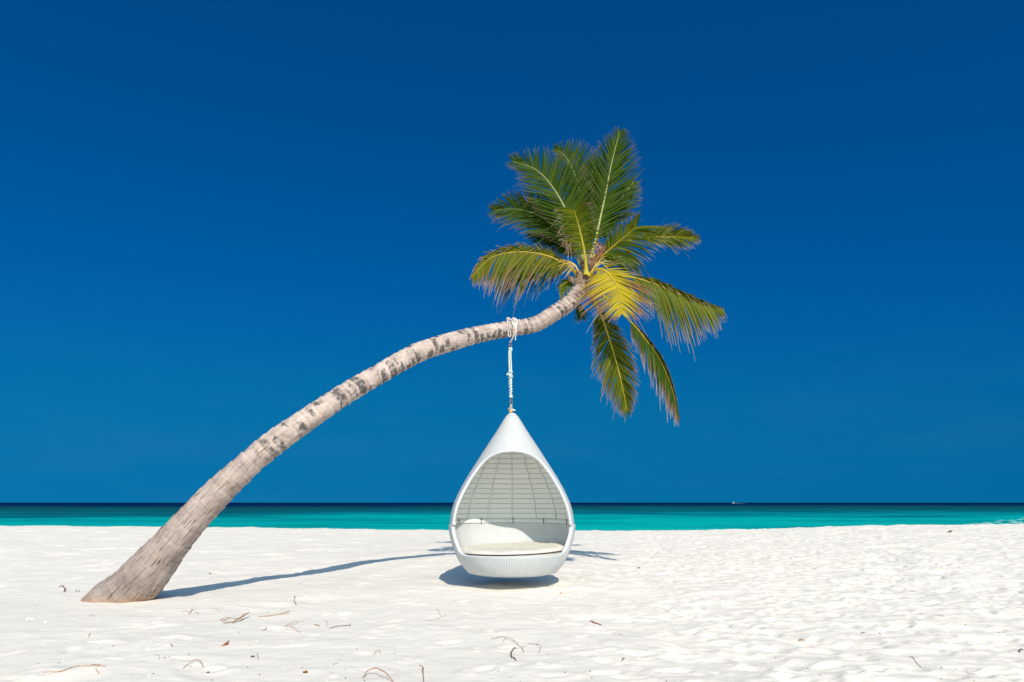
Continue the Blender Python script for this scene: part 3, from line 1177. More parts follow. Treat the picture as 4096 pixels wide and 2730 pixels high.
# at the back
frond([(990, 1060), (1010, 850), (1000, 640), (1010, 420), (1040, 300)], c1, Q1, (0.7, 1.3), 230, 210, 0.2, (56, 26), 0.08, DG, 0.02, 0.1, 34, rcol=RG)
frond([(940, 1080), (800, 900), (680, 790), (560, 720), (500, 640)], c1, Q1, (0.7, 1.2), 240, 220, 0.2, (60, 30), 0.15, DG, 0.02, 0.1, 35, rcol=RG)
frond([(1000, 1040), (1120, 760), (1230, 600), (1330, 470)], c1, Q1, (0.5, 1.1), 250, 170, 0.2, (62, 30), 0.12, DG, 0.02, 0.1, 31, rcol=RG)
frond([(930, 1120), (850, 1010), (700, 920), (520, 880)], c1, Q1, (0.4, 0.9), 170, 150, 0.2, (60, 35), 0.3, DG, 0.03, 0.2, 32, rcol=RG)
frond([(1000, 1150), (1150, 1060), (1270, 1050), (1360, 1090)], c1, Q1, (0.3, 0.7), 210, 120, 0.25, (70, 35), 0.5, DG, 0.03, 0.1, 33, rcol=RG)
frond([(955, 1060), (940, 760), (920, 570), (880, 420), (800, 270), (722, 225)], c1, Q1, (0.2, 1.1), 375, 220, 0.25, (56, 34), 0.08, DG, 0.02, 0.1, 3, rcol=RG)
frond([(920, 1060), (830, 900), (750, 830), (600, 730), (430, 682), (255, 690)], c1, Q1, (0.2, 0.7), 330, 320, 0.15, (58, 30), 0.14, DG, 0.03, 0.1, 4, rcol=RG)
frond([(1000, 1060), (1040, 900), (1062, 800), (1110, 580), (1160, 330), (1220, 95)], c1, Q1, (0.0, 0.7), 375, 335, 0.15, (56, 24), 0.05, DG, 0.015, 0.1, 1, rcol=RG, rr=0.026)
frond([(950, 1080), (900, 890), (840, 750), (720, 530), (580, 380), (400, 315)], c1, Q1, (0.0, 0.5), 370, 345, 0.15, (64, 34), 0.06, DG, 0.03, 0.1, 2, rcol=RG, rr=0.026)
frond([(1000, 1060), (1150, 955), (1380, 908), (1560, 893), (1810, 903)], c1, Q1, (0.2, 0.9), 210, 210, 0.50, (48, 20), 0.16, (GREEN, OLIVE), 0.2, 0.3, 9, rcol=RY)
frond([(935, 1165), (680, 1125), (450, 1110), (240, 1185)], c1, Q1, (0.1, 0.4), 100, 270, 0.20, (58, 36), 0.55, (GREEN, MID), 0.25, 0.8, 7, rcol=RY)
frond([(250, 400), (255, 490), (272, 590)], c2, Q2, (0.25, 0.4), 110, 110, 0.35, (48, 20), 0.2, (GREEN, MID), 0.2, 0.5, 15)
# sides and front
frond([(400, 360), (480, 410), (560, 475), (680, 600), (820, 760), (960, 960), (1060, 1200), (1125, 1470)], c2, Q2, (0.05, 0.3), 235, 70, 0.30, (50, 14), 0.45, (GREEN, MID), 0.6, 0.75, 14, rcol=RY, lift=(0.2, 0.6), tipbrown=0.35)
frond([(355, 370), (450, 580), (530, 820), (610, 1100), (675, 1410)], c2, Q2, (0.0, 0.0), 290, 240, 0.17, (58, 24), 0.22, (GREEN, OLIVE), 0.45, 0.35, 13, rcol=RY)
frond([(985, 1185), (1250, 1200), (1400, 1225), (1600, 1300), (1800, 1380), (2000, 1440)], c1, Q1, (0.0, -0.2), 270, 120, 0.33, (58, 26), 0.65, (MID, OLIVE), 0.26, 0.4, 10, rcol=RY, lift=(0.15, 0.3), width=0.042)
frond([(1000, 1170), (1050, 1090), (1110, 1020), (1240, 910), (1355, 815)], c1, Q1, (-0.05, -0.3), 290, 180, 0.25, (62, 36), 0.28, (GREEN, OLIVE), 0.18, 0.4, 8, rcol=RY, trunc=True)
frond([(905, 1195), (860, 1140), (800, 1100), (650, 1035), (450, 1010), (270, 1040), (170, 1110), (95, 1200)], c1, Q1, (-0.05, -0.5), 160, 275, 0.12, (62, 34), 0.5, (MID, OLIVE * np.array((1.25, 1.0, 1))), 0.55, 0.6, 6, rcol=(0.50, 0.36, 0.03), lift=(0.2, 0.1), rr=0.028)
frond([(968, 1180), (958, 1060), (940, 950), (905, 800), (872, 690)], c1, Q1, (-0.2, -0.6), 190, 190, 0.30, (66, 48), 0.35, (MID, OLIVE), 0.36, 0.6, 5, rcol=(0.48, 0.40, 0.04), trunc=True, rr=0.030)
DEAD = (BROWN * 1.3, PALE * 0.8)
frond([(950, 1010), (900, 905), (840, 880), (785, 930)], c1, Q1, (-0.30, -0.45), 60, 120, 0.3, (75, 40), 0.9, DEAD, 0.5, 0.9, 41, rcol=(0.30, 0.18, 0.06), rr=0.010, width=0.02, dens=0.5)
frond([(1005, 1060), (1035, 960), (1052, 935), (1066, 985)], c1, Q1, (-0.30, -0.40), 80, 60, 0.3, (70, 40), 0.9, DEAD, 0.5, 0.9, 42, rcol=(0.30, 0.18, 0.06), rr=0.010, width=0.02, dens=0.5)
frond([(960, 1250), (985, 1290), (1030, 1330), (1060, 1400)], c1, Q1, (0.10, 0.0), 90, 90, 0.25, (60, 30), 0.6, DEAD, 0.5, 0.9, 43, rcol=(0.30, 0.18, 0.06), rr=0.012, width=0.022, dens=0.5)
frond([(225, 250), (170, 272), (130, 285), (85, 315)], c2, Q2, (-0.05, -0.1), 90, 160, 0.2, (60, 25), 0.45, (OLIVE, MID), 0.2, 0.5, 16, rcol=RY, rr=0.014)
frond([(985, 1190), (1030, 1150), (1085, 1143), (1150, 1190), (1200, 1270), (1225, 1370), (1238, 1480)], c1, Q1, (-0.25, -0.75), 360, 340, 0.17, (108, 36, 30, 44), 0.10, (YELLOW * 0.62, YELLOW * np.array((0.82, 0.82, 1))), 0.95, 0.40, 11, rcol=(0.62, 0.42, 0.015), lift=(0.1, 0.1), rr=0.028)

# ---- crown heart: fibre bracts, spathe, flower stalks
def bract(pts, w, mat, name, dy, seed):
    rs = np.random.default_rng(seed)
    P = catmull(np.array([at(*c1(*p), CROWN_Y + d) for p, d in zip(pts, np.linspace(dy[0], dy[1], len(pts)))]), 12)
    T, A, B = frames(P)
    V, F = [], []
    wd = w * np.sin(np.linspace(0.35, math.pi * 0.97, 12)) ** 0.8
    for i in range(12):
        for j in range(5):
            a = (j - 2) / 2
            V.append(P[i] + np.array((1, 0, 0)) * 0 + (np.cross(T[i], (0, -1, 0))) * a * wd[i] + np.array((0, -1, 0)) * (-0.5 * wd[i] * a * a + 0.01 * rs.normal()))
    for i in range(11):
        for j in range(4):
            F.append((i * 5 + j, i * 5 + j + 1, (i + 1) * 5 + j + 1, (i + 1) * 5 + j))
    V2, F2 = np.array(V), F
    back = V2 + np.array((0, 0.008, 0))
    return mk(name, np.vstack([V2, back]), F2 + [tuple(60 + i for i in q[::-1]) for q in F2], mat, palm)


bract([(1005, 1120), (1040, 1060), (1075, 1010), (1115, 960)], 0.055, M_SPATHE, 'spathe', (-0.35, -0.42), 1)
bract([(905, 1250), (870, 1225), (840, 1200), (825, 1185)], 0.055, M_FIBRE, 'leaf_sheath', (-0.15, -0.25), 2)
bract([(960, 1240), (925, 1195), (905, 1160), (890, 1140)], 0.06, M_FIBRE, 'leaf_sheath', (-0.1, -0.2), 3)
bract([(960, 1220), (940, 1130), (935, 1060), (930, 1000)], 0.05, M_FIBRE, 'leaf_sheath', (0.05, 0.0), 4)
bract([(985, 1200), (990, 1110), (985, 1040), (1000, 980)], 0.06, M_FIBRE, 'leaf_sheath', (0.02, -0.05), 5)
bract([(950, 1290), (930, 1255), (915, 1225), (930, 1190)], 0.09, M_FIBRE, 'leaf_sheath', (-0.16, -0.2), 6)
bract([(1010, 1230), (1000, 1190), (1010, 1160), (1040, 1130)], 0.06, M_FIBRE, 'leaf_sheath', (-0.1, -0.2), 7)
v, f = blob(at(*c1(945, 1215), CROWN_Y - 0.02), (0.13, 0.13, 0.16), 3, 24, 18, 0.10)
mk('crown_heart', v, f, M_FIBRE, palm)


def flower(root, ends, dy, seed):
    rs = np.random.default_rng(seed)
    parts = []
    r0 = at(*c1(*root[0]), CROWN_Y + dy)
    st = np.array([at(*c1(*p), CROWN_Y + dy) for p in root])
    parts.append(tube_data(catmull(st, 10), np.linspace(0.016, 0.008, 10), 6))
    for (s, e) in ends:
        p0 = at(*c1(*s), CROWN_Y + dy)
        p1 = at(*c1(*e), CROWN_Y + dy - rs.uniform(0.0, 0.15))
        mid = (p0 + p1) / 2 + np.array((0, 0, 0.02))
        parts.append(tube_data(catmull(np.array([p0, mid, p1]), 8), np.linspace(0.008, 0.005, 8), 5))
    v, f = join(parts)
    return mk('flower_stalk', v, f, M_FLOWER, palm)


flower([(905, 1160), (880, 1110), (830, 1080), (770, 1070)], [((870, 1105), (745, 1085)), ((850, 1095), (750, 1120)), ((860, 1100), (765, 1150)), ((865, 1105), (780, 1180)), ((870, 1110), (800, 1210)), ((880, 1120), (820, 1190)), ((840, 1085), (760, 1140))], -0.35, 1)
flower([(1000, 1170), (1040, 1110), (1090, 1060)], [((1040, 1110), (1140, 1100)), ((1050, 1100), (1160, 1080)), ((1060, 1090), (1130, 1130)), ((1045, 1105), (1110, 1060)), ((1070, 1080), (1120, 1040)), ((1030, 1120), (1060, 1040))], -0.4, 2)


# ------------------------------------------------------------------ hanging pod chair
CX, CY = 0.0, 11.45
chair = empty('hanging_chair', (CX, CY, 0.2), 'white woven teardrop pod chair hanging from the leaning palm on a knotted rope', 'hanging chair')


def cz(y):
    """height of a silhouette row of the pod"""
    return at(2050, 1620 + 0.4847 * y, CY)[2]


def cs(y):
    p = at(2050, 1620 + 0.4847 * y, CY)
    return FPX / np.dot(p - np.array((0, 0, CAM_H)), fwd) * 4 / 0.4847


prof = [(72, 30), (80, 42), (100, 57), (150, 86), (200, 116), (300, 182), (400, 247), (500, 311), (600, 374), (700, 430), (800, 476), (850, 492), (900, 503), (985, 512)]
UZ = np.array([cz(y) for y, w in prof])[::-1]
UR = np.array([w / cs(y) for y, w in prof])[::-1]
low = [(988, 521), (1050, 516), (1100, 506), (1150, 492), (1200, 477), (1250, 455), (1300, 427), (1350, 389), (1390, 350)]
LZ = np.array([cz(y) for y, w in low])[::-1]
LR = np.array([w / cs(y) for y, w in low])[::-1]
LZ = np.concatenate([[0.195, 0.20, 0.222], LZ])
LR = np.concatenate([[0.0, 0.60, 0.655], LR])
BELT = float(cz(985))


def ur(z):
    return np.interp(z, UZ, UR)


# smooth the two profiles with a dense resample
def smooth_prof(Z, R, n=240, passes=60):
    z = np.linspace(Z[0], Z[-1], n)
    r = np.interp(z, Z, R)
    e0, e1 = r[0], r[-1]
    for _ in range(passes):
        r[1:-1] = (r[:-2] + 2 * r[1:-1] + r[2:]) / 4
    r[0], r[-1] = e0, e1
    return z, r


UZs, URs = smooth_prof(UZ, UR)
OP_Z = np.array([BELT - 0.01, 1.18, 1.41, 1.62, 1.79, 1.95, 2.03, 2.075, 2.10])
OP_A = np.array([68, 65.5, 64.5, 63.5, 59.5, 48, 34, 20, 0.0])
oz_d = np.linspace(OP_Z[0], OP_Z[-1], 400)
oa_d = np.interp(oz_d, OP_Z, OP_A)
for _ in range(300):
    oa_d[1:-1] = (oa_d[:-2] + 2 * oa_d[1:-1] + oa_d[2:]) / 4
ZTOP = OP_Z[-1]


def open_ang(z):
    z = np.asarray(z, float)
    a = np.interp(z, oz_d, oa_d)
    # round head to the opening
    a = np.interp(z, [BELT, 1.18, 1.41, 1.62, 1.8, 2.2], [68.5, 66.5, 66.0, 65.5, 65.0, 65.0])
    a = a * (1 - np.exp(-(np.clip(ZTOP - z, 0, 9) / 0.083) ** 0.62))
    return np.radians(np.where(z >= ZTOP, 0, a))


def shell_pt(phi, z, r):
    """phi from the front (towards the camera), clockwise seen from above"""
    return np.stack([CX + r * np.sin(phi), CY - r * np.cos(phi), z + 0 * phi], -1)


NPH = 220
zs = np.unique(np.concatenate([np.linspace(BELT, 1.58, 50), ZTOP - 0.52 * np.linspace(1, 0, 60) ** 2, np.linspace(ZTOP, UZ[-1], 60)]))


def upper_shell(off, mat, name, zmax=None):
    V, UVv = [], []
    zz = zs if zmax is None else zs[zs <= zmax]
    for z in zz:
        r = float(np.interp(z, UZs, URs)) - off
        r = max(r, 0.004)
        a = float(open_ang(z))
        ph_ = np.linspace(a, 2 * np.pi - a, NPH)
        V.append(shell_pt(ph_, np.full(NPH, z), r))
        UVv.append(np.stack([ph_ * 0.8, np.full(NPH, z * 1.25)], -1))
    F = grid_faces(len(zz), NPH)
    V = np.concatenate(V)
    UVv = np.concatenate(UVv)
    if off > 0:
        F = F[:, ::-1]
    return mk(name, V, F, mat, chair, uv=UVv)


canopy = upper_shell(0.0, M_WICK_UP, 'canopy_shell')
inner = upper_shell(0.032, M_WICK_IN, 'canopy_lining', UZ[-1] - 0.05)
v, f = tube_data([(CX, CY, UZ[-1] - 0.03), (CX, CY, UZ[-1] - 0.01), (CX, CY, UZ[-1] + 0.004), (CX, CY, UZ[-1] + 0.012)], [float(UR[-1]) + 0.002, float(UR[-1]) + 0.004, float(UR[-1]) - 0.005, 0.02], 20)
mk('canopy_cap', v, f, M_FRAME, chair)


def tube_uv(P, R, k, flat=1.0):
    V, F = tube_data(P, R, k, flat=flat)
    L = np.concatenate([[0], np.cumsum(np.linalg.norm(np.diff(np.asarray(P), axis=0), axis=1))])
    uv_ = np.stack([np.repeat(L, k), np.tile(np.arange(k) / k * 0.16, len(P))], -1)
    return V, F, uv_


# rolled rim of the opening
zr = ZTOP - (ZTOP - BELT) * np.linspace(0, 1, 130) ** 1.8
ar = open_ang(zr)
rr_ = np.interp(zr, UZs, URs) - 0.012
right = shell_pt(ar, zr, rr_)
left = shell_pt(-ar, zr, rr_)
rimP = np.concatenate([left[::-1], right[1:]])
rimP = np.array([rimP[0]] * 1 + list(rimP[1:-1]) + [rimP[-1]])
v, f, u_ = tube_uv(rimP, 0.026, 12)
mk('canopy_rim', v, f, M_RIM, chair, uv=u_)

# ribs and hoops of the frame, inside
for k in range(14):
    phi = math.pi + 2 * math.pi * k / 14
    zz = np.linspace(BELT + 0.03, UZ[-1] - 0.22, 60)
    dphi = abs((phi + math.pi) % (2 * math.pi) - math.pi)
    okz = [z for z in zz if dphi > float(open_ang(z)) + 0.02]
    if len(okz) < 6:
        continue
    okz = np.array(okz)
    r = np.interp(okz, UZs, URs) - 0.032 - 0.010
    v, f = tube_data(shell_pt(np.full(len(okz), phi), okz, r), 0.011, 8)
    mk('frame_rib', v, f, M_FRAME, canopy)
    v, f = None, None
hz = BELT + 0.075 + np.arange(16) * 0.0835
for z in hz:
    a = float(open_ang(z)) + 0.03
    if a < 0.05:
        a = 0.0
    ph_ = np.linspace(a, 2 * np.pi - a, 90)
    r = float(np.interp(z, UZs, URs)) - 0.032 - 0.006
    v, f = tube_data(shell_pt(ph_, np.full(90, z), max(r, 0.03)), 0.0038, 6)
    mk('frame_hoop', v, f, M_HOOP, canopy)

# belt rail
ph_ = np.linspace(math.radians(69), 2 * math.pi - math.radians(69), 120)
rb = float(URs[0]) - 0.045
V, F = [], []
for (dr, dz) in ((0.014, 0.004), (0.014, 0.052), (-0.012, 0.052), (-0.012, 0.004)):
    V.append(shell_pt(ph_, np.full(120, BELT + dz), rb + dr))
V = np.concatenate(V)
for j in range(4):
    for i in range(119):
        a, b = j * 120 + i, ((j + 1) % 4) * 120 + i
        F.append((a, b, b + 1, a + 1))
F += [(0, 120, 240, 360), (119, 479, 359, 239)]
mk('belt_rail', V, F, M_FRAME, chair, smooth=False)
for phi in (math.pi - 0.62, math.pi - 0.02, math.pi + 0.60, math.pi + 1.22, math.pi - 1.30):
    p = shell_pt(np.array([phi]), np.array([BELT + 0.03]), rb - 0.016)[0]
    t = np.array((math.cos(phi), math.sin(phi), 0))
    nrm = np.array((-math.sin(phi), math.cos(phi), 0))
    parts = [tube_data([p + nrm * 0.006 - np.array((0, 0, 0.045)), p + nrm * 0.006 + np.array((0, 0, 0.035))], 0.005, 6),
             tube_data([p - t * 0.010 + np.array((0, 0, 0.026)), p + t * 0.010 + np.array((0, 0, 0.026))], 0.006, 6),
             tube_data([p + nrm * 0.002 + np.array((0, 0, 0.035)), p + nrm * 0.012 + np.array((0, 0, 0.06))], 0.004, 6)]
    v, f = join(parts)
    mk('rail_clip', v, f, M_BLACK, chair)

# lower basket
LZs, LRs = LZ, LR
LIP = 0.500


def lip_z(phi):
    d = np.degrees(np.abs((phi + np.pi) % (2 * np.pi) - np.pi))
    s = np.clip((d - 50) / (69.5 - 50), 0, 1)
    top = float(LZ[-1])
    z = LIP + (top - LIP) * (0.14 * s ** 1.6 + 0.86 * s ** 6)
    return np.where(d >= 69.5, top, z)


NP2, NR2 = 420, 70
ph_ = np.unique(np.concatenate([np.linspace(0, 2 * np.pi, NP2), np.radians(np.linspace(50, 72, 60)), 2 * np.pi - np.radians(np.linspace(50, 72, 60))]))
NP2 = len(ph_)
tz = np.linspace(0, 1, NR2)


def low_r(z):
    return np.interp(z, LZs, LRs)


# smoothed lower profile
_z = np.linspace(0.222, LZ[-1], 160)
_r = np.interp(_z, LZ, LR)
for _ in range(40):
    _r[1:-1] = (_r[:-2] + 2 * _r[1:-1] + _r[2:]) / 4
ztop = lip_z(ph_)
rows, uvs = [], []
for t in np.concatenate([[-3, -2, -1], tz]):
    if t < 0:
        z, r = {-3: (0.198, 0.02), -2: (0.196, 0.59), -1: (0.205, 0.635)}[int(t)]
        zz = np.full(NP2, z)
        rr = np.full(NP2, r)
    else:
        zz = 0.222 + (ztop - 0.222) * t
        rr = np.interp(zz, _z, _r)
    rib = 0.0028 * np.cos(ph_ * 150)
    rows.append(shell_pt(ph_, zz, rr + (rib if t >= 0 else 0)))
    uvs.append(np.stack([ph_ * 0.955, zz * 1.3 if t >= 0 else np.full(NP2, 0.2 + 0.3 * t)], -1))
basket = mk('basket_shell', np.concatenate(rows), grid_faces(len(rows), NP2), M_WICK_LOW, chair, uv=np.concatenate(uvs))
rows, uvs = [], []
for t in np.linspace(0, 1, 40):
    zz = 0.40 + (ztop - 0.40) * t
    rr = np.interp(zz, _z, _r) - 0.060
    rows.append(shell_pt(ph_, zz, rr + 0.0028 * np.cos(ph_ * 150)))
    uvs.append(np.stack([ph_ * 0.955, zz * 1.3], -1))
mk('basket_lining', np.concatenate(rows), grid_faces(len(rows), NP2)[:, ::-1], M_WICK_LOW, chair, uv=np.concatenate(uvs))
thc = np.linspace(0, 2 * np.pi, 64, endpoint=False)
rfl = float(np.interp(0.40, _z, _r)) - 0.058
V = np.vstack([shell_pt(thc, np.full(64, 0.402), rfl), [[CX, CY, 0.402]]])
mk('basket_floor', V, [(i, (i + 1) % 64, 64) for i in range(64)], M_WICK_IN, chair, uv=V[:, :2])
# thick woven rim along the lip, up the sides and round the back
pe = np.unique(np.concatenate([np.linspace(0, 2 * np.pi, 260), np.radians(np.linspace(50, 72, 70)), 2 * np.pi - np.radians(np.linspace(50, 72, 70))]))
pe = pe[:-1]
ze = lip_z(pe)
re_ = np.interp(ze, _z, _r) - 0.030
RP = shell_pt(pe, ze, re_)
RP = np.roll(RP, len(RP) // 2, axis=0)
# section: across = radial, the other axis follows the edge
Tt = np.roll(RP, -1, 0) - np.roll(RP, 1, 0)
Tt /= np.linalg.norm(Tt, axis=1)[:, None]
rad_ = RP - np.array((CX, CY, 0))
rad_[:, 2] = 0
rad_ /= np.linalg.norm(rad_, axis=1)[:, None]
rad_ = rad_ - Tt * np.sum(rad_ * Tt, 1)[:, None]
rad_ /= np.linalg.norm(rad_, axis=1)[:, None]
nrm_ = np.cross(Tt, rad_)
k = 14
th2 = np.linspace(0, 2 * np.pi, k, endpoint=False)
phr = np.roll(pe, len(pe) // 2)
dd = np.degrees(np.abs((phr + np.pi) % (2 * np.pi) - np.pi))
half = np.where(dd < 69.5, 0.031, 0.031)[:, None]
tall = np.where(dd < 69.4, 0.020, 0.012)[:, None]
V = RP[:, None] + half[:, :, None] * np.cos(th2)[None, :, None] * rad_[:, None] + tall[:, :, None] * np.sin(th2)[None, :, None] * nrm_[:, None]
n_ = len(RP)
i_, j_ = np.meshgrid(np.arange(n_), np.arange(k), indexing='ij')
F = np.stack([i_ * k + j_, i_ * k + (j_ + 1) % k, ((i_ + 1) % n_) * k + (j_ + 1) % k, ((i_ + 1) % n_) * k + j_], -1).reshape(-1, 4)
Ls = np.concatenate([[0], np.cumsum(np.linalg.norm(np.diff(RP, axis=0), axis=1))])
mk('basket_rim', V.reshape(-1, 3), F, M_RIM, chair, uv=np.stack([np.repeat(Ls, k), np.tile(np.arange(k) / k * 0.16, n_)], -1))

# cushion: thick round pad, lying in the basket
cush = empty('seat_cushion', (CX, CY, 0.41), 'cream round seat cushion with dark piping lying inside the pod chair', 'cushion')
crng = np.random.default_rng(5)
prof_c = [(0.0, 0.603), (0.3, 0.606), (0.6, 0.605), (0.78, 0.600), (0.83, 0.588), (0.855, 0.565), (0.862, 0.54), (0.858, 0.51), (0.845, 0.47), (0.80, 0.43), (0.4, 0.425), (0.0, 0.425)]
pc = catmull(np.array(prof_c), 60)
nth = 160
tc_ = np.linspace(0, 2 * np.pi, nth, endpoint=False)
V = []
for (r, z) in pc:
    r = max(r, 0.002)
    x, y = CX + r * np.sin(tc_), CY - r * np.cos(tc_)
    wr = fbm(x * 4 + 20, y * 7 + 3, 4) * 0.018 + np.sin(tc_ * 3 + r * 6) * 0.004
    # puckers toward the edge
    wr = wr + 0.006 * np.sin(tc_ * 17 + 3 * np.sin(tc_ * 5)) * np.exp(-((r - 0.80) / 0.10) ** 2)
    # leans slightly up at the right and back
    tiltz = 0.025 * np.sin(tc_) * r + 0.02 * (1 - np.cos(tc_)) * r
    V.append(np.stack([x, y, z + (wr if z > 0.5 else 0) + tiltz], -1))
V = np.concatenate(V)
n_ = len(pc)
i_, j_ = np.meshgrid(np.arange(n_ - 1), np.arange(nth), indexing='ij')
F = np.stack([i_ * nth + j_, (i_ + 1) * nth + j_, (i_ + 1) * nth + (j_ + 1) % nth, i_ * nth + (j_ + 1) % nth], -1).reshape(-1, 4)
mk('cushion_pad', V, F, M_FABRIC, cush)
tp = np.radians(np.linspace(-62, 66, 120))
rp = 0.866
PP = np.stack([CX + rp * np.sin(tp), CY - rp * np.cos(tp), 0.540 + 0.025 * np.sin(tp) * rp + 0.02 * (1 - np.cos(tp)) * rp], -1)
v, f = tube_data(PP, 0.0085, 8)
mk('piping', v, f, M_PIPING, cush)


# ------------------------------------------------------------------ rope gear
def rc(x, y, d=0.0):
    return at(1940 + 0.28051 * x, 1240 + 0.28051 * y, CY + d)


ir = int(np.argmin(np.abs(px[:, 0] - 2044) + 1e6 * (np.abs(py[:, 0] - 1310) > 200)))
ctr_, rad_t = Pd[ir], Rd[ir] + 0.014
TT = T_[ir]
up_ = np.array((0, 0, 1.0)) - TT * TT[2]
up_ /= np.linalg.norm(up_)
fr_ = np.cross(TT, up_)
if fr_[1] > 0:
    fr_ = -fr_
hook = rc(357, 470)
sling = empty('rope_sling', ctr_ + up_ * rad_t, 'white rope sling wound round the palm trunk above the pod chair', 'rope')


def loop_round(shift_top, shift_bot, rr, wob, seed, bulge=0.0):
    rs = np.random.default_rng(seed)
    a = np.linspace(0, 2 * np.pi, 72, endpoint=False)
    P = []
    for q in a:
        c, s = math.cos(q), math.sin(q)
        along = shift_top * (1 + c) / 2 + shift_bot * (1 - c) / 2 + wob * math.sin(2 * q)
        p = ctr_ + TT * along + (rad_t + bulge) * (up_ * c + fr_ * s)
        # pulled down towards the ring below the trunk
        w = max(0.0, -c - 0.05) ** 2.2 * 1.05
        w = min(w, 1)
        p = p * (1 - w) + (hook + np.array((0, 0, 0.012)) + TT * 0.0) * w
        P.append(p)
    return tube_data(np.array(P), rr, 7, closed=True)


for i, (st, sb, rr) in enumerate(((-0.045, 0.02, 0.0085), (0.045, -0.01, 0.009), (0.06, 0.015, 0.009), (0.005, 0.0, 0.008), (0.075, 0.02, 0.008))):
    v, f = loop_round(st, sb, rr, 0.01 * (-1) ** i, i, 0.002 * i)
    mk('rope_strand', v, f, M_ROPE, sling)
parts = []
for (kx, ky, s) in ((330, 128, 1), (408, 130, 2), (345, 140, 3), (420, 150, 4)):
    c = rc(kx, ky, -0.06)
    aa = np.linspace(0, 4 * np.pi, 40)
    parts.append(tube_data(np.stack([c[0] + 0.022 * np.cos(aa + s), c[1] + 0.02 * np.sin(aa * 0.5 + s), c[2] + 0.018 * np.sin(aa + s)], -1), 0.0085, 6))
parts.append(tube_data(catmull(np.array([rc(335, 130, -0.08), rc(370, 135, -0.12), rc(410, 125, -0.08)]), 16), 0.009, 6))
for v, f in parts:
    mk('knot', v, f, M_ROPE, sling)
dfront = -rad_t - 0.012
lp = [(318, 150), (316, 210), (330, 290), (332, 350), (350, 380), (368, 350), (352, 280), (344, 210), (338, 150)]
v, f = tube_data(catmull(np.array([rc(x, y, dfront + 0.05 * (1 if y < 170 else 0)) for x, y in lp]), 60), 0.0075, 7)
mk('hanging_loop', v, f, M_ROPE, sling)
tl = [(418, 145), (438, 200), (447, 280), (440, 350), (434, 400), (432, 428)]
v, f = tube_data(catmull(np.array([rc(x, y, dfront + 0.03) for x, y in tl]), 40), np.concatenate([np.full(35, 0.0075), np.linspace(0.009, 0.012, 5)]), 7)
mk('rope_tail', v, f, M_ROPE, sling)
v, f = tube_data(np.array([rc(398, 270, dfront - 0.005), rc(403, 305, dfront - 0.005)]), 0.011, 7)
mk('orange_mark', v, f, noise_col_mat('orange_tape', (0.5, 0.10, 0.04), (0.6, 0.16, 0.07), 30, 0.7), sling)


def carabiner(name, top, bot, w, label, tilt=0.0):
    """narrow pear of bent steel bar, with its gate"""
    a = np.linspace(0, 2 * np.pi, 48, endpoint=False)
    c = (top + bot) / 2
    h = (top[2] - bot[2]) / 2
    ww = w * (1.0 - 0.30 * np.cos(a))
    X = ww * np.sin(a) * np.abs(np.sin(a)) ** -0.25 if False else ww * np.sign(np.sin(a)) * np.abs(np.sin(a)) ** 0.8
    Z = h * np.cos(a)
    sh = np.interp(Z, [-h, h], [bot[0] - c[0], top[0] - c[0]])
    P = np.stack([c[0] + X + sh, np.full(48, c[1]) + 0.25 * X, c[2] + Z], -1)
    e = empty(name, bot, label, 'carabiner', 'steel carabiners on the hanging rope')
    v, f = tube_data(P, 0.0068, 8, closed=True)
    mk('hook_body', v, f, M_STEEL, e)
    g0, g1 = P[30], P[42]
    v, f = tube_data(np.array([g0, (g0 + g1) / 2, g1]) + np.array((0.002, -0.004, 0)), 0.0085, 8)
    mk('gate', v, f, M_STEEL, e)
    return e


carabiner('carabiner', rc(357, 455), rc(358, 555), 0.024, 'rusty steel carabiner between the trunk sling and the mint rope')
carabiner('carabiner', rc(368, 1240), rc(372, 1350), 0.019, 'rusty steel carabiner below the mint rope, just above the pod tip')

# twisted mint rope: doubled at the top, wrapped with its own tail below
mint = empty('hanging_rope', rc(370, 1255), 'pale mint rope knotted and wrapped between the two carabiners', 'rope')


def strand(pts, r, name, mat, par, d=0.0, n=80, k=8, tw=0.0):
    P = catmull(np.array([rc(x, y, d) for x, y in pts]), n)
    if tw:
        # surface of a laid rope: slightly beaded radius
        q = np.concatenate([[0], np.cumsum(np.linalg.norm(np.diff(P, axis=0), axis=1))])
        r = r * (1 + tw * np.sin(q * 190))
    v, f = tube_data(P, r, k)
    return mk(name, v, f, mat, par)


strand([(348, 552), (343, 620), (346, 760), (352, 900), (362, 1060), (372, 1245)], 0.0125, 'rope_strand', M_ROPE_MINT, mint, 0.0, 110, 8, 0.13)
strand([(372, 552), (366, 620), (372, 760), (374, 900), (372, 1060), (368, 1245)], 0.0125, 'rope_strand', M_ROPE_MINT, mint, -0.012, 110, 8, 0.13)
strand([(345, 560), (352, 545), (372, 545), (380, 560), (376, 580)], 0.014, 'rope_eye', M_ROPE_MINT, mint, -0.01, 40, 8, 0.08)
hq = np.linspace(0, 1, 150)
ang = hq * 2 * np.pi * 7.5
yy = 905 + 330 * hq
xx = 357 + 12 * hq
PW = np.array([rc(x, y) for x, y in zip(xx, yy)])
PW = PW + np.stack([0.024 * np.cos(ang), -0.022 * np.sin(ang), 0.006 * np.sin(ang * 0.7)], -1)
v, f = tube_data(PW, 0.0095 * (1 + 0.12 * np.sin(hq * 260)), 7)
mk('wrapping_strand', v, f, M_ROPE_MINT, mint)
parts = []
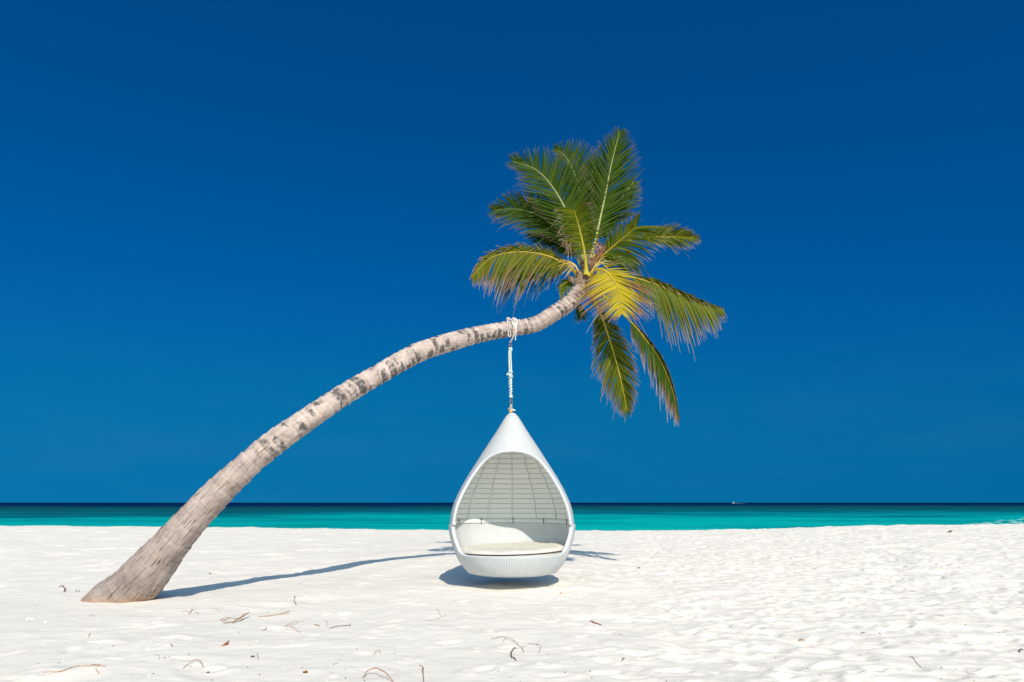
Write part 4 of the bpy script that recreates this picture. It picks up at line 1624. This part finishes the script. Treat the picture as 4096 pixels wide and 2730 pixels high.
for (kx, ky, s, R_) in ((365, 885, 1, 0.026), (352, 930, 2, 0.024), (372, 945, 4, 0.022), (370, 1235, 3, 0.024)):
    c = rc(kx, ky, -0.015)
    aa = np.linspace(0, 3.6 * np.pi, 44)
    parts.append(tube_data(np.stack([c[0] + R_ * np.cos(aa + s), c[1] + R_ * np.sin(aa + s), c[2] + R_ * 0.6 * np.sin(aa * 0.55 + s)], -1), 0.0105, 7))
for v, f in parts:
    mk('knot', v, f, M_ROPE_MINT, mint)
strand([(350, 890), (330, 900), (318, 912), (309, 926)], 0.010, 'rope_tail', M_ROPE_MINT, mint, -0.01, 20, 7)
strand([(372, 900), (386, 885), (388, 872)], 0.010, 'rope_tail', M_ROPE_MINT, mint, -0.01, 16, 7)

# tan cord tied through the tip of the pod
tie = empty('tip_cord', rc(374, 1490), 'short tan cord with loose tails tied at the tip of the pod chair', 'cord')
strand([(366, 1345), (362, 1390), (368, 1430), (374, 1490)], 0.009, 'cord_strand', M_ROPE_TAN, tie, 0.0, 30)
strand([(378, 1345), (382, 1390), (376, 1430), (376, 1490)], 0.009, 'cord_strand', M_ROPE_TAN, tie, -0.01, 30)
strand([(366, 1395), (350, 1400), (340, 1412), (345, 1420)], 0.010, 'cord_tail', M_ROPE_TAN, tie, -0.012, 18)
strand([(375, 1425), (395, 1415), (400, 1432), (418, 1426), (434, 1434)], 0.010, 'cord_tail', M_ROPE, tie, -0.012, 24)
c = rc(366, 1446, -0.005)
v, f = blob(c, (0.032, 0.028, 0.024), 8, 16, 10, 0.06)
mk('yellow_ferrule', v, f, M_BRASS, tie)


# ------------------------------------------------------------------ litter on the sand
def kA(x, y):
    return (0.42499 * x, 2200 + 0.42499 * y)


def kB(x, y):
    return (1000 + 0.42499 * x, 2250 + 0.42499 * y)


def kC(x, y):
    return (2000 + 0.42499 * x, 2250 + 0.42499 * y)


def kD(x, y):
    return (3000 + 0.46579 * x, 2050 + 0.46579 * y)


TAN_, RED, DARK, GREY, ORG = (0.30, 0.17, 0.09), (0.16, 0.035, 0.02), (0.045, 0.03, 0.026), (0.22, 0.17, 0.14), (0.45, 0.15, 0.05)


def twig(lines, mapf, r, colr, label, name='twig', arch=0.0, seed=0, cat='twig', knob=0.0):
    rs = np.random.default_rng(seed + 100)
    parts = []
    r = r * 0.56
    colr = np.array(colr) * 1.5 + 0.015
    for li, ln in enumerate(lines):
        G3 = np.array([on_ground(*mapf(*p)) for p in ln])
        n = max(8, 5 * len(ln))
        C = catmull(G3, n) if len(ln) > 2 else np.linspace(G3[0], G3[1], n)
        tt = np.linspace(0, 1, n)
        zg = ground_z(C[:, 0], C[:, 1])
        C[:, 2] = np.maximum(zg, C[:, 2] - 0.01) + r * 0.7 + arch * np.sin(np.pi * tt)
        C += rs.normal(0, r * 0.35, C.shape)
        R = r * (0.65 + 0.5 * np.sin(np.pi * (0.15 + 0.7 * tt))) * (1 if li == 0 else 0.75)
        if knob:
            R = R * (1 + knob * (rs.random(n) > 0.7))
        parts.append(tube_data(C, R, 6))
    v, f = join(parts)
    col_ = np.repeat(np.array(colr)[None], len(v), 0) * rs.uniform(0.75, 1.25, (len(v), 1))
    o = mk(name, v, f, M_TINT, colattr=col_)
    return tag(o, label, cat, 'twigs and stalks lying on the sand')


R1 = 0.0048
twig([[(405, 1162), (470, 1150), (540, 1158), (600, 1140), (720, 1100), (830, 1095), (900, 1083), (940, 1095), (990, 1102)], [(880, 1090), (910, 1100), (945, 1085)]], kA, 0.0062, TAN_, 'long crooked tan twig in the lower left corner of the sand', seed=1)
twig([[(898, 1130), (915, 1145), (937, 1172)]], kA, R1, TAN_, 'short slanting tan twig under the right end of the long crooked twig', seed=2)
twig([[(1720, 1122), (1780, 1085), (1850, 1065), (1900, 1090), (1910, 1115)]], kA, 0.0036, RED, 'thin arched red-brown stalk below the orange leaf', arch=0.02, seed=3)
twig([[(1945, 1157), (1958, 1159), (1972, 1158)]], kA, 0.007, RED, 'stubby red-brown sliver at the lower edge right of the arched stalk', seed=4)
twig([[(2065, 668), (2110, 652), (2200, 650), (2260, 655)], [(2070, 668), (2120, 672)]], kA, 0.0045, (0.24, 0.12, 0.08), 'thin bowed brown stalk lying behind the dry palm blade', seed=5, arch=0.01)
twig([[(2088, 690), (2130, 662), (2172, 638)]], kA, 0.0045, (0.24, 0.12, 0.08), 'straight brown stalk crossing the bowed stalk near the dry palm blade', seed=6, arch=0.012)
twig([[(1773, 612), (1795, 588), (1815, 563)], [(1715, 588), (1745, 587), (1775, 592)], [(1830, 600), (1850, 603), (1870, 608)]], kA, 0.0065, TAN_, 'forked tan stick standing up from the sand right of the trunk foot', seed=7, arch=0.02)
twig([[(1985, 553), (2040, 560), (2085, 577)]], kA, 0.0036, GREY, 'thin grey stalk below the near end of the trunk shadow', seed=8)
twig([[(553, 352), (580, 347), (596, 355), (607, 366)], [(600, 405), (606, 385), (614, 372), (618, 395)]], kA, 0.0075, (0.085, 0.02, 0.022), 'dark red dried shoot left of the palm foot', seed=9, arch=0.015, knob=0.4)
twig([[(714, 384), (720, 402)], [(738, 402), (744, 382)]], kA, 0.0055, (0.085, 0.02, 0.022), 'small dark red forked shoot nearest the left tip of the palm foot', seed=10, arch=0.015)
twig([[(842, 628), (855, 618), (880, 622), (888, 640)]], kA, 0.0035, GREY, 'small grey hooked stalk below the palm foot', seed=11, arch=0.012)
twig([[(833, 825), (840, 802), (850, 785)]], kA, 0.0036, TAN_, 'lone short upright stalk in the bare left foreground', seed=12, arch=0.01)
twig([[(1598, 893), (1612, 900), (1626, 915)]], kA, 0.0045, DARK, 'short dark bent stalk level with the orange leaf on its left', seed=13)
twig([[(1465, 985), (1495, 1000), (1500, 1040)]], kA, 0.003, GREY, 'hair-thin hooked stalk left of the arched red-brown stalk', seed=14)
twig([[(412, 327), (428, 322), (417, 345), (418, 368), (428, 390), (440, 402)]], kB, 0.0062, DARK, 'dark wavy twig lying nearest below the middle of the trunk shadow', seed=15)
twig([[(75, 513), (150, 513), (270, 497), (330, 480), (375, 462)], [(280, 495), (330, 493), (370, 488)]], kB, 0.007, TAN_, 'long pale tan stalk with a forked right end below the trunk shadow', seed=16, arch=0.01)
twig([[(315, 600), (400, 575), (455, 565), (505, 563)], [(325, 608), (380, 600), (455, 575)]], kB, 0.0042, TAN_, 'pair of joined thin tan stalks bowed side by side', seed=17, arch=0.01)
twig([[(375, 600), (440, 640), (472, 668)]], kB, 0.0042, RED, 'thin red-brown stalk slanting down from the bowed tan pair', seed=18)
twig([[(605, 585), (630, 592), (660, 604)], [(608, 592), (640, 588)], [(615, 598), (645, 600)]], kB, 0.007, (0.22, 0.13, 0.06), 'small bundle of short brown splinters left of the black twig', seed=19)
twig([[(700, 548), (722, 562), (730, 585), (727, 605)]], kB, 0.0034, GREY, 'thin curved grey stalk just above the black-ended twig', seed=20)
twig([[(750, 622), (820, 603), (870, 602), (910, 598), (940, 598), (945, 587)]], kB, 0.0058, DARK, 'knobbly black-ended twig with a hooked right tip', seed=21, knob=0.3)
twig([[(120, 645), (140, 630), (158, 617)]], kB, 0.005, DARK, 'short straight dark stick left of the bowed tan pair', seed=22)
twig([[(65, 855), (72, 885), (77, 912)]], kB, 0.005, GREY, 'short upright grey-brown stalk right of the orange leaf', seed=23)
twig([[(1060, 1092), (1110, 1062), (1180, 1060), (1240, 1085), (1300, 1110), (1350, 1128)]], kB, 0.0072, (0.27, 0.15, 0.10), 'long brown arched stalk at the bottom edge with its shadow beside it', seed=24, arch=0.05)
twig([[(1597, 976), (1630, 990), (1628, 1030), (1630, 1060), (1637, 1128)], [(1619, 1000), (1624, 1030), (1630, 1056)]], kB, 0.0066, (0.20, 0.12, 0.085), 'forked brown twig running up from the bottom edge below the pod chair', seed=25)
twig([[(1750, 430), (1785, 480), (1805, 515), (1830, 503), (1855, 497)]], kB, 0.0036, GREY, 'thin V-shaped grey twig in front of the pod chair', seed=26)
twig([[(1650, 548), (1720, 548), (1755, 532), (1780, 530)]], kB, 0.0034, GREY, 'thin wavy grey stalk just below the V-shaped twig', seed=27)
twig([[(1160, 872), (1190, 850), (1215, 842), (1232, 865)]], kB, 0.0036, TAN_, 'thin hooked tan stalk above the long arched stalk', seed=28, arch=0.012)
twig([[(775, 970), (800, 955), (830, 948)]], kB, 0.004, GREY, 'short curved grey stalk left of the hooked tan stalk', seed=29)
twig([[(-95, 725), (0, 715), (50, 720), (130, 755), (210, 820), (225, 850)], [(50, 722), (30, 760)]], kC, 0.0042, (0.20, 0.13, 0.11), 'long thin bowed twig arching over the thick dark curl', seed=30, arch=0.015)
twig([[(155, 812), (135, 814), (108, 850), (106, 880), (112, 902), (135, 912), (155, 928)]], kC, 0.0075, (0.085, 0.065, 0.058), 'thick dark C-shaped curled root in the foreground', seed=31, arch=0.01, knob=0.2)
twig([[(265, 760), (310, 770), (345, 772), (372, 780)], [(345, 772), (362, 790)]], kC, 0.005, (0.19, 0.13, 0.11), 'short level brown twig right of the bowed twig', seed=32)
twig([[(390, 785), (378, 815), (363, 855)]], kC, 0.0045, (0.19, 0.13, 0.11), 'short steep brown twig right of the level one', seed=33)
twig([[(845, 562), (862, 556), (900, 575), (925, 582), (950, 590)], [(895, 580), (915, 578)]], kC, 0.009, (0.17, 0.055, 0.022), 'knobbly rust-brown twig alone in the sand right of the pod chair', seed=34, knob=0.5)
twig([[(1148, 927), (1158, 914), (1170, 910)]], kC, 0.006, DARK, 'small dark hooked twig in the trampled foreground below the rust-brown twig', seed=35)
twig([[(1122, 686), (1140, 682), (1160, 682)]], kC, 0.004, DARK, 'small level dark sliver above the dark hooked twig', seed=36)
twig([[(953, 1039), (968, 1035), (986, 1037)]], kD, 0.0065, (0.07, 0.035, 0.03), 'left of two small dark twigs in the right foreground', seed=37)
twig([[(1105, 1044), (1115, 1050), (1127, 1056)]], kD, 0.006, (0.07, 0.045, 0.04), 'right of two small dark twigs in the right foreground', seed=38)
twig([[(412, 1108), (440, 1103), (474, 1112)], [(415, 1109), (445, 1110)]], kD, 0.0055, (0.28, 0.15, 0.06), 'short double orange-brown stalk left of the two dark twigs', seed=39, arch=0.01)
twig([[(1368, 1228), (1420, 1280), (1470, 1332)]], kD, 0.0036, DARK, 'straight thin dark stalk slanting down in the lower right foreground', seed=40)
twig([[(1605, 490), (1650, 486), (1702, 477)]], kD, 0.009, (0.52, 0.33, 0.20), 'pale tan reed lying far back on the right sand', seed=41)
twig([[(2316, 1212), (2320, 1192), (2346, 1185)]], kD, 0.007, DARK, 'dark hooked twig at the right edge of the picture', seed=42, arch=0.012)
twig([[(1865, 1385), (1910, 1392), (1962, 1402)]], kD, 0.0042, GREY, 'thin level grey stalk in the lower right corner', seed=43)
twig([[(700, 183), (722, 181), (742, 183)]], kD, 0.014, (0.55, 0.38, 0.22), 'pale tan reed just below the beach crest right of the pod chair', seed=44)


def blade(a, b, w, mapf, colr, label, name, cat, up=0.02, edge=None, seed=0):
    rs = np.random.default_rng(seed + 300)
    A_0, B_0 = on_ground(*mapf(*a)), on_ground(*mapf(*b))
    n = 14
    t = np.linspace(0, 1, n)
    C = A_0[None] * (1 - t)[:, None] + B_0[None] * t[:, None]
    C[:, 2] = ground_z(C[:, 0], C[:, 1]) + 0.008 + up * t
    D = B_0 - A_0
    D /= np.linalg.norm(D)
    S = np.cross(D, (0, 0, 1.0))
    wd = w * np.sin(np.pi * np.clip(0.05 + 0.93 * t, 0, 1)) ** 0.7
    V = []
    for i in range(n):
        for s in (-1, -0.5, 0, 0.5, 1):
            V.append(C[i] + S * wd[i] * s * 0.5 + np.array((0, 0, 0.35 * wd[i] * abs(s) + rs.normal(0, 0.001))))
    F = [(i * 5 + j, i * 5 + j + 1, (i + 1) * 5 + j + 1, (i + 1) * 5 + j) for i in range(n - 1) for j in range(4)]
    V = np.array(V)
    V2 = V - np.array((0, 0, 0.0025))
    F2 = F + [tuple(len(V) + q for q in r_[::-1]) for r_ in F]
    cc = np.repeat(np.array(colr)[None], len(V) * 2, 0) * rs.uniform(0.8, 1.2, (len(V) * 2, 1))
    if edge is not None:
        m_ = np.tile(np.array([1, 0, 0, 0, 1]), n * 2).astype(bool)
        cc[m_] = np.array(edge)
    o = mk(name, np.vstack([V, V2]), F2, M_TINT, colattr=cc)
    return tag(o, label, cat)


blade((2190, 694), (2345, 636), 0.030, kA, (0.36, 0.20, 0.11), 'narrow dry brown palm blade lying between the thin stalks', 'dry_palm_blade', 'dry leaf', 0.05, None, 1)
blade((2105, 698), (2195, 689), 0.018, kA, (0.34, 0.20, 0.10), 'short narrow tan palm blade touching the left end of the larger one', 'dry_palm_blade', 'dry leaf', 0.006, None, 2)

# folded orange leaf standing on edge
p0, p1 = on_ground(*kA(2083, 904)), on_ground(*kA(2142, 896))
tip = at(*kA(2154, 848), p1[1])
mid = (p0 + p1) / 2
V = []
nq = 8
for i in range(nq):
    t = i / (nq - 1)
    lo = p0 * (1 - t) + p1 * t
    hi = p0 * (1 - t) + tip * t
    for s in range(5):
        q = s / 4
        p = lo * (1 - q) + hi * q
        p = p + np.array((0.0, -0.035 * math.sin(math.pi * t) * math.sin(math.pi * q) + 0.01 * q * t, 0.004 * math.sin(9 * t + 4 * q)))
        V.append(p)
V = np.array(V)
F = [(i * 5 + j, i * 5 + j + 1, (i + 1) * 5 + j + 1, (i + 1) * 5 + j) for i in range(nq - 1) for j in range(4)]
V2 = V + np.array((0.0, 0.006, 0))
cc = np.repeat(np.array((0.44, 0.155, 0.05))[None], len(V) * 2, 0)
for i in range(len(V) * 2):
    if i % 5 in (0, 4) or i % len(V) >= len(V) - 5:
        cc[i] = (0.15, 0.035, 0.03)
o = mk('dry_leaf', np.vstack([V, V2]), F + [tuple(len(V) + q for q in r_[::-1]) for r_ in F], M_TINT, colattr=cc)
tag(o, 'bright orange folded leaf standing on edge in the left foreground', 'dry leaf')


def crumpled(mapf, xy, s, colr, label, seed, name='dry_leaf', cat='dry leaf'):
    rs = np.random.default_rng(seed)
    p = on_ground(*mapf(*xy))
    n = 7
    V = []
    for i in range(n):
        for j in range(n):
            u, w = (i / (n - 1) - 0.5) * 2, (j / (n - 1) - 0.5) * 2
            k_ = 1 - 0.35 * abs(u * w)
            V.append(p + np.array((s * u * k_ * (1 - 0.3 * w), s * 0.7 * w * k_, 0.005 + s * 0.5 * (0.5 + 0.5 * math.sin(2.1 * u + 1.3 * w * seed)) + rs.normal(0, s * 0.09))))
    V = np.array(V)
    F = [(i * n + j, i * n + j + 1, (i + 1) * n + j + 1, (i + 1) * n + j) for i in range(n - 1) for j in range(n - 1)]
    V2 = V - np.array((0, 0, 0.003))
    cc = np.repeat(np.array(colr)[None], len(V) * 2, 0) * rs.uniform(0.6, 1.3, (len(V) * 2, 1))
    o = mk(name, np.vstack([V, V2]), F + [tuple(len(V) + q for q in r_[::-1]) for r_ in F], M_TINT, smooth=False, colattr=cc)
    return tag(o, label, cat)


crumpled(kB, (520, 1042), 0.020, (0.24, 0.10, 0.02), 'small crumpled golden-brown leaf near the bottom edge, left of centre', 2)
crumpled(kC, (1306, 56), 0.030, (0.10, 0.05, 0.03), 'dark brown curled leaf on the sand right of the pod chair', 3)
crumpled(kB, (25, 893), 0.018, (0.14, 0.10, 0.09), 'tiny grey-brown leaf scrap left of the short upright stalk', 4)
crumpled(kA, (1976, 226), 0.022, (0.28, 0.12, 0.06), 'small reddish leaf behind the trunk shadow near the palm', 5)
crumpled(kC, (574, 292), 0.016, (0.50, 0.22, 0.06), 'tiny orange leaf scrap below the right end of the pod shadow', 6)

# flattened green packet far right
gp = on_ground(*kD(1735, 172))
pk = empty('crumpled_packet', gp, 'crushed green and white packet on the sand near the right beach crest', 'litter')
s = 0.21
M_PACK = noise_col_mat('green_foil', (0.02, 0.14, 0.03), (0.04, 0.22, 0.05), 12, 0.4)
M_PACKW = noise_col_mat('white_foil', (0.6, 0.66, 0.6), (0.7, 0.75, 0.7), 12, 0.4)
M_PACKO = noise_col_mat('tan_print', (0.50, 0.25, 0.08), (0.62, 0.34, 0.12), 12, 0.5)
M_PACKB = noise_col_mat('brown_dry_leaf', (0.10, 0.06, 0.05), (0.16, 0.10, 0.08), 12, 0.8)


def slab(pts, t, mat, name):
    a = np.array([gp + np.array(q) * 0.45 for q in pts])
    b = a + np.array((0, t * 0.45, 0.004))
    n = len(a)
    F = [tuple(range(n)), tuple(range(2 * n - 1, n - 1, -1))] + [(i, i + n, (i + 1) % n + n, (i + 1) % n) for i in range(n)]
    return mk(name, np.vstack([a, b]), F, mat, pk, smooth=False)


slab([(-0.10, 0, 0.14), (-0.06, 0, 0.02), (0.16, 0, 0.02), (0.10, 0.02, 0.19)], 0.10, M_PACK, 'packet_body')
slab([(-0.02, -0.004, 0.02), (0.11, -0.004, 0.02), (0.10, -0.003, 0.075), (0.0, -0.003, 0.07)], 0.003, M_PACKW, 'white_panel')
slab([(-0.06, -0.004, 0.165), (-0.02, -0.004, 0.10), (0.06, -0.004, 0.10), (0.085, 0.012, 0.185)], 0.003, M_PACKO, 'tan_panel')
slab([(-0.36, 0.02, 0.02), (-0.13, 0.02, 0.02), (-0.10, 0.03, 0.12), (-0.2, 0.03, 0.09)], 0.05, M_PACKB, 'torn_flap')

# shells and coral bits, white, a few clusters that can be made out
M_SHELL = noise_col_mat('bleached_coral', (0.66, 0.65, 0.62), (0.78, 0.77, 0.74), 20, 0.7, 0.4)


def coral(mapf, xys, s, label, seed):
    parts = []
    rs = np.random.default_rng(seed)
    for k_, xy in enumerate(xys):
        p = on_ground(*mapf(*xy))
        q = s * rs.uniform(0.6, 1.2)
        parts.append(blob(p + np.array((0, 0, q * 0.35)), (q * 1.2, q, q * 0.7), seed + k_, 9, 6, 0.25))
    v, f = join(parts)
    o = mk('coral_piece', v, f, M_SHELL, smooth=False)
    return tag(o, label, 'coral', 'bleached coral pieces on the sand')


coral(kA, [(265, 656)], 0.020, 'left of two white coral pieces side by side in the left foreground', 1)
coral(kA, [(302, 656)], 0.024, 'right of two white coral pieces side by side in the left foreground', 2)
coral(kA, [(1398, 940)], 0.020, 'white coral piece left of the orange leaf', 3)
coral(kA, [(430, 681)], 0.013, 'small white coral piece right of the side-by-side pair', 4)
coral(kA, [(1092, 297)], 0.022, 'white coral piece stuck against the hollow low on the trunk', 5)
coral(kC, [(2085, 378)], 0.022, 'white coral piece in the trampled sand at the middle right', 6)

# countless crumbs: bark flecks, seeds, grains of coral
drng = np.random.default_rng(77)
V, F, K = [], [], []
pal_ = [(0.05, 0.04, 0.035), (0.10, 0.06, 0.045), (0.35, 0.18, 0.06), (0.55, 0.52, 0.48), (0.75, 0.74, 0.72), (0.07, 0.03, 0.03)]
cnt = 0
while cnt < 1000:
    y = 5.2 + 20 * drng.random() ** 1.9
    x = drng.uniform(-0.80, 0.80) * y
    if drng.random() > (0.35 + 0.65 * float(1 - sstep(-0.3, 0.35, x / y))):
        continue
    cnt += 1
    s = drng.uniform(0.0025, 0.0075)
    z = float(ground_z(x, y))
    k0 = len(V)
    a = drng.uniform(0, 6.28)
    for (u, w, h) in ((-1.6, -0.7, 0), (1.5, -0.6, 0), (1.2, 0.8, 0), (-1.3, 0.7, 0), (0.1, 0.0, 1.1)):
        V.append((x + s * (u * math.cos(a) - w * math.sin(a)), y + s * (u * math.sin(a) + w * math.cos(a)), z - 0.001 + s * h))
    F += [(k0, k0 + 1, k0 + 4), (k0 + 1, k0 + 2, k0 + 4), (k0 + 2, k0 + 3, k0 + 4), (k0 + 3, k0, k0 + 4)]
    c_ = pal_[drng.choice(6, p=[0.15, 0.15, 0.10, 0.2, 0.3, 0.1])]
    K += [c_] * 5
o = mk('beach_crumbs', np.array(V), np.array(F), M_TINT, smooth=False, colattr=np.array(K))
o['kind'] = 'stuff'
o['label'] = 'scattered tiny flecks of bark and coral on the sand'
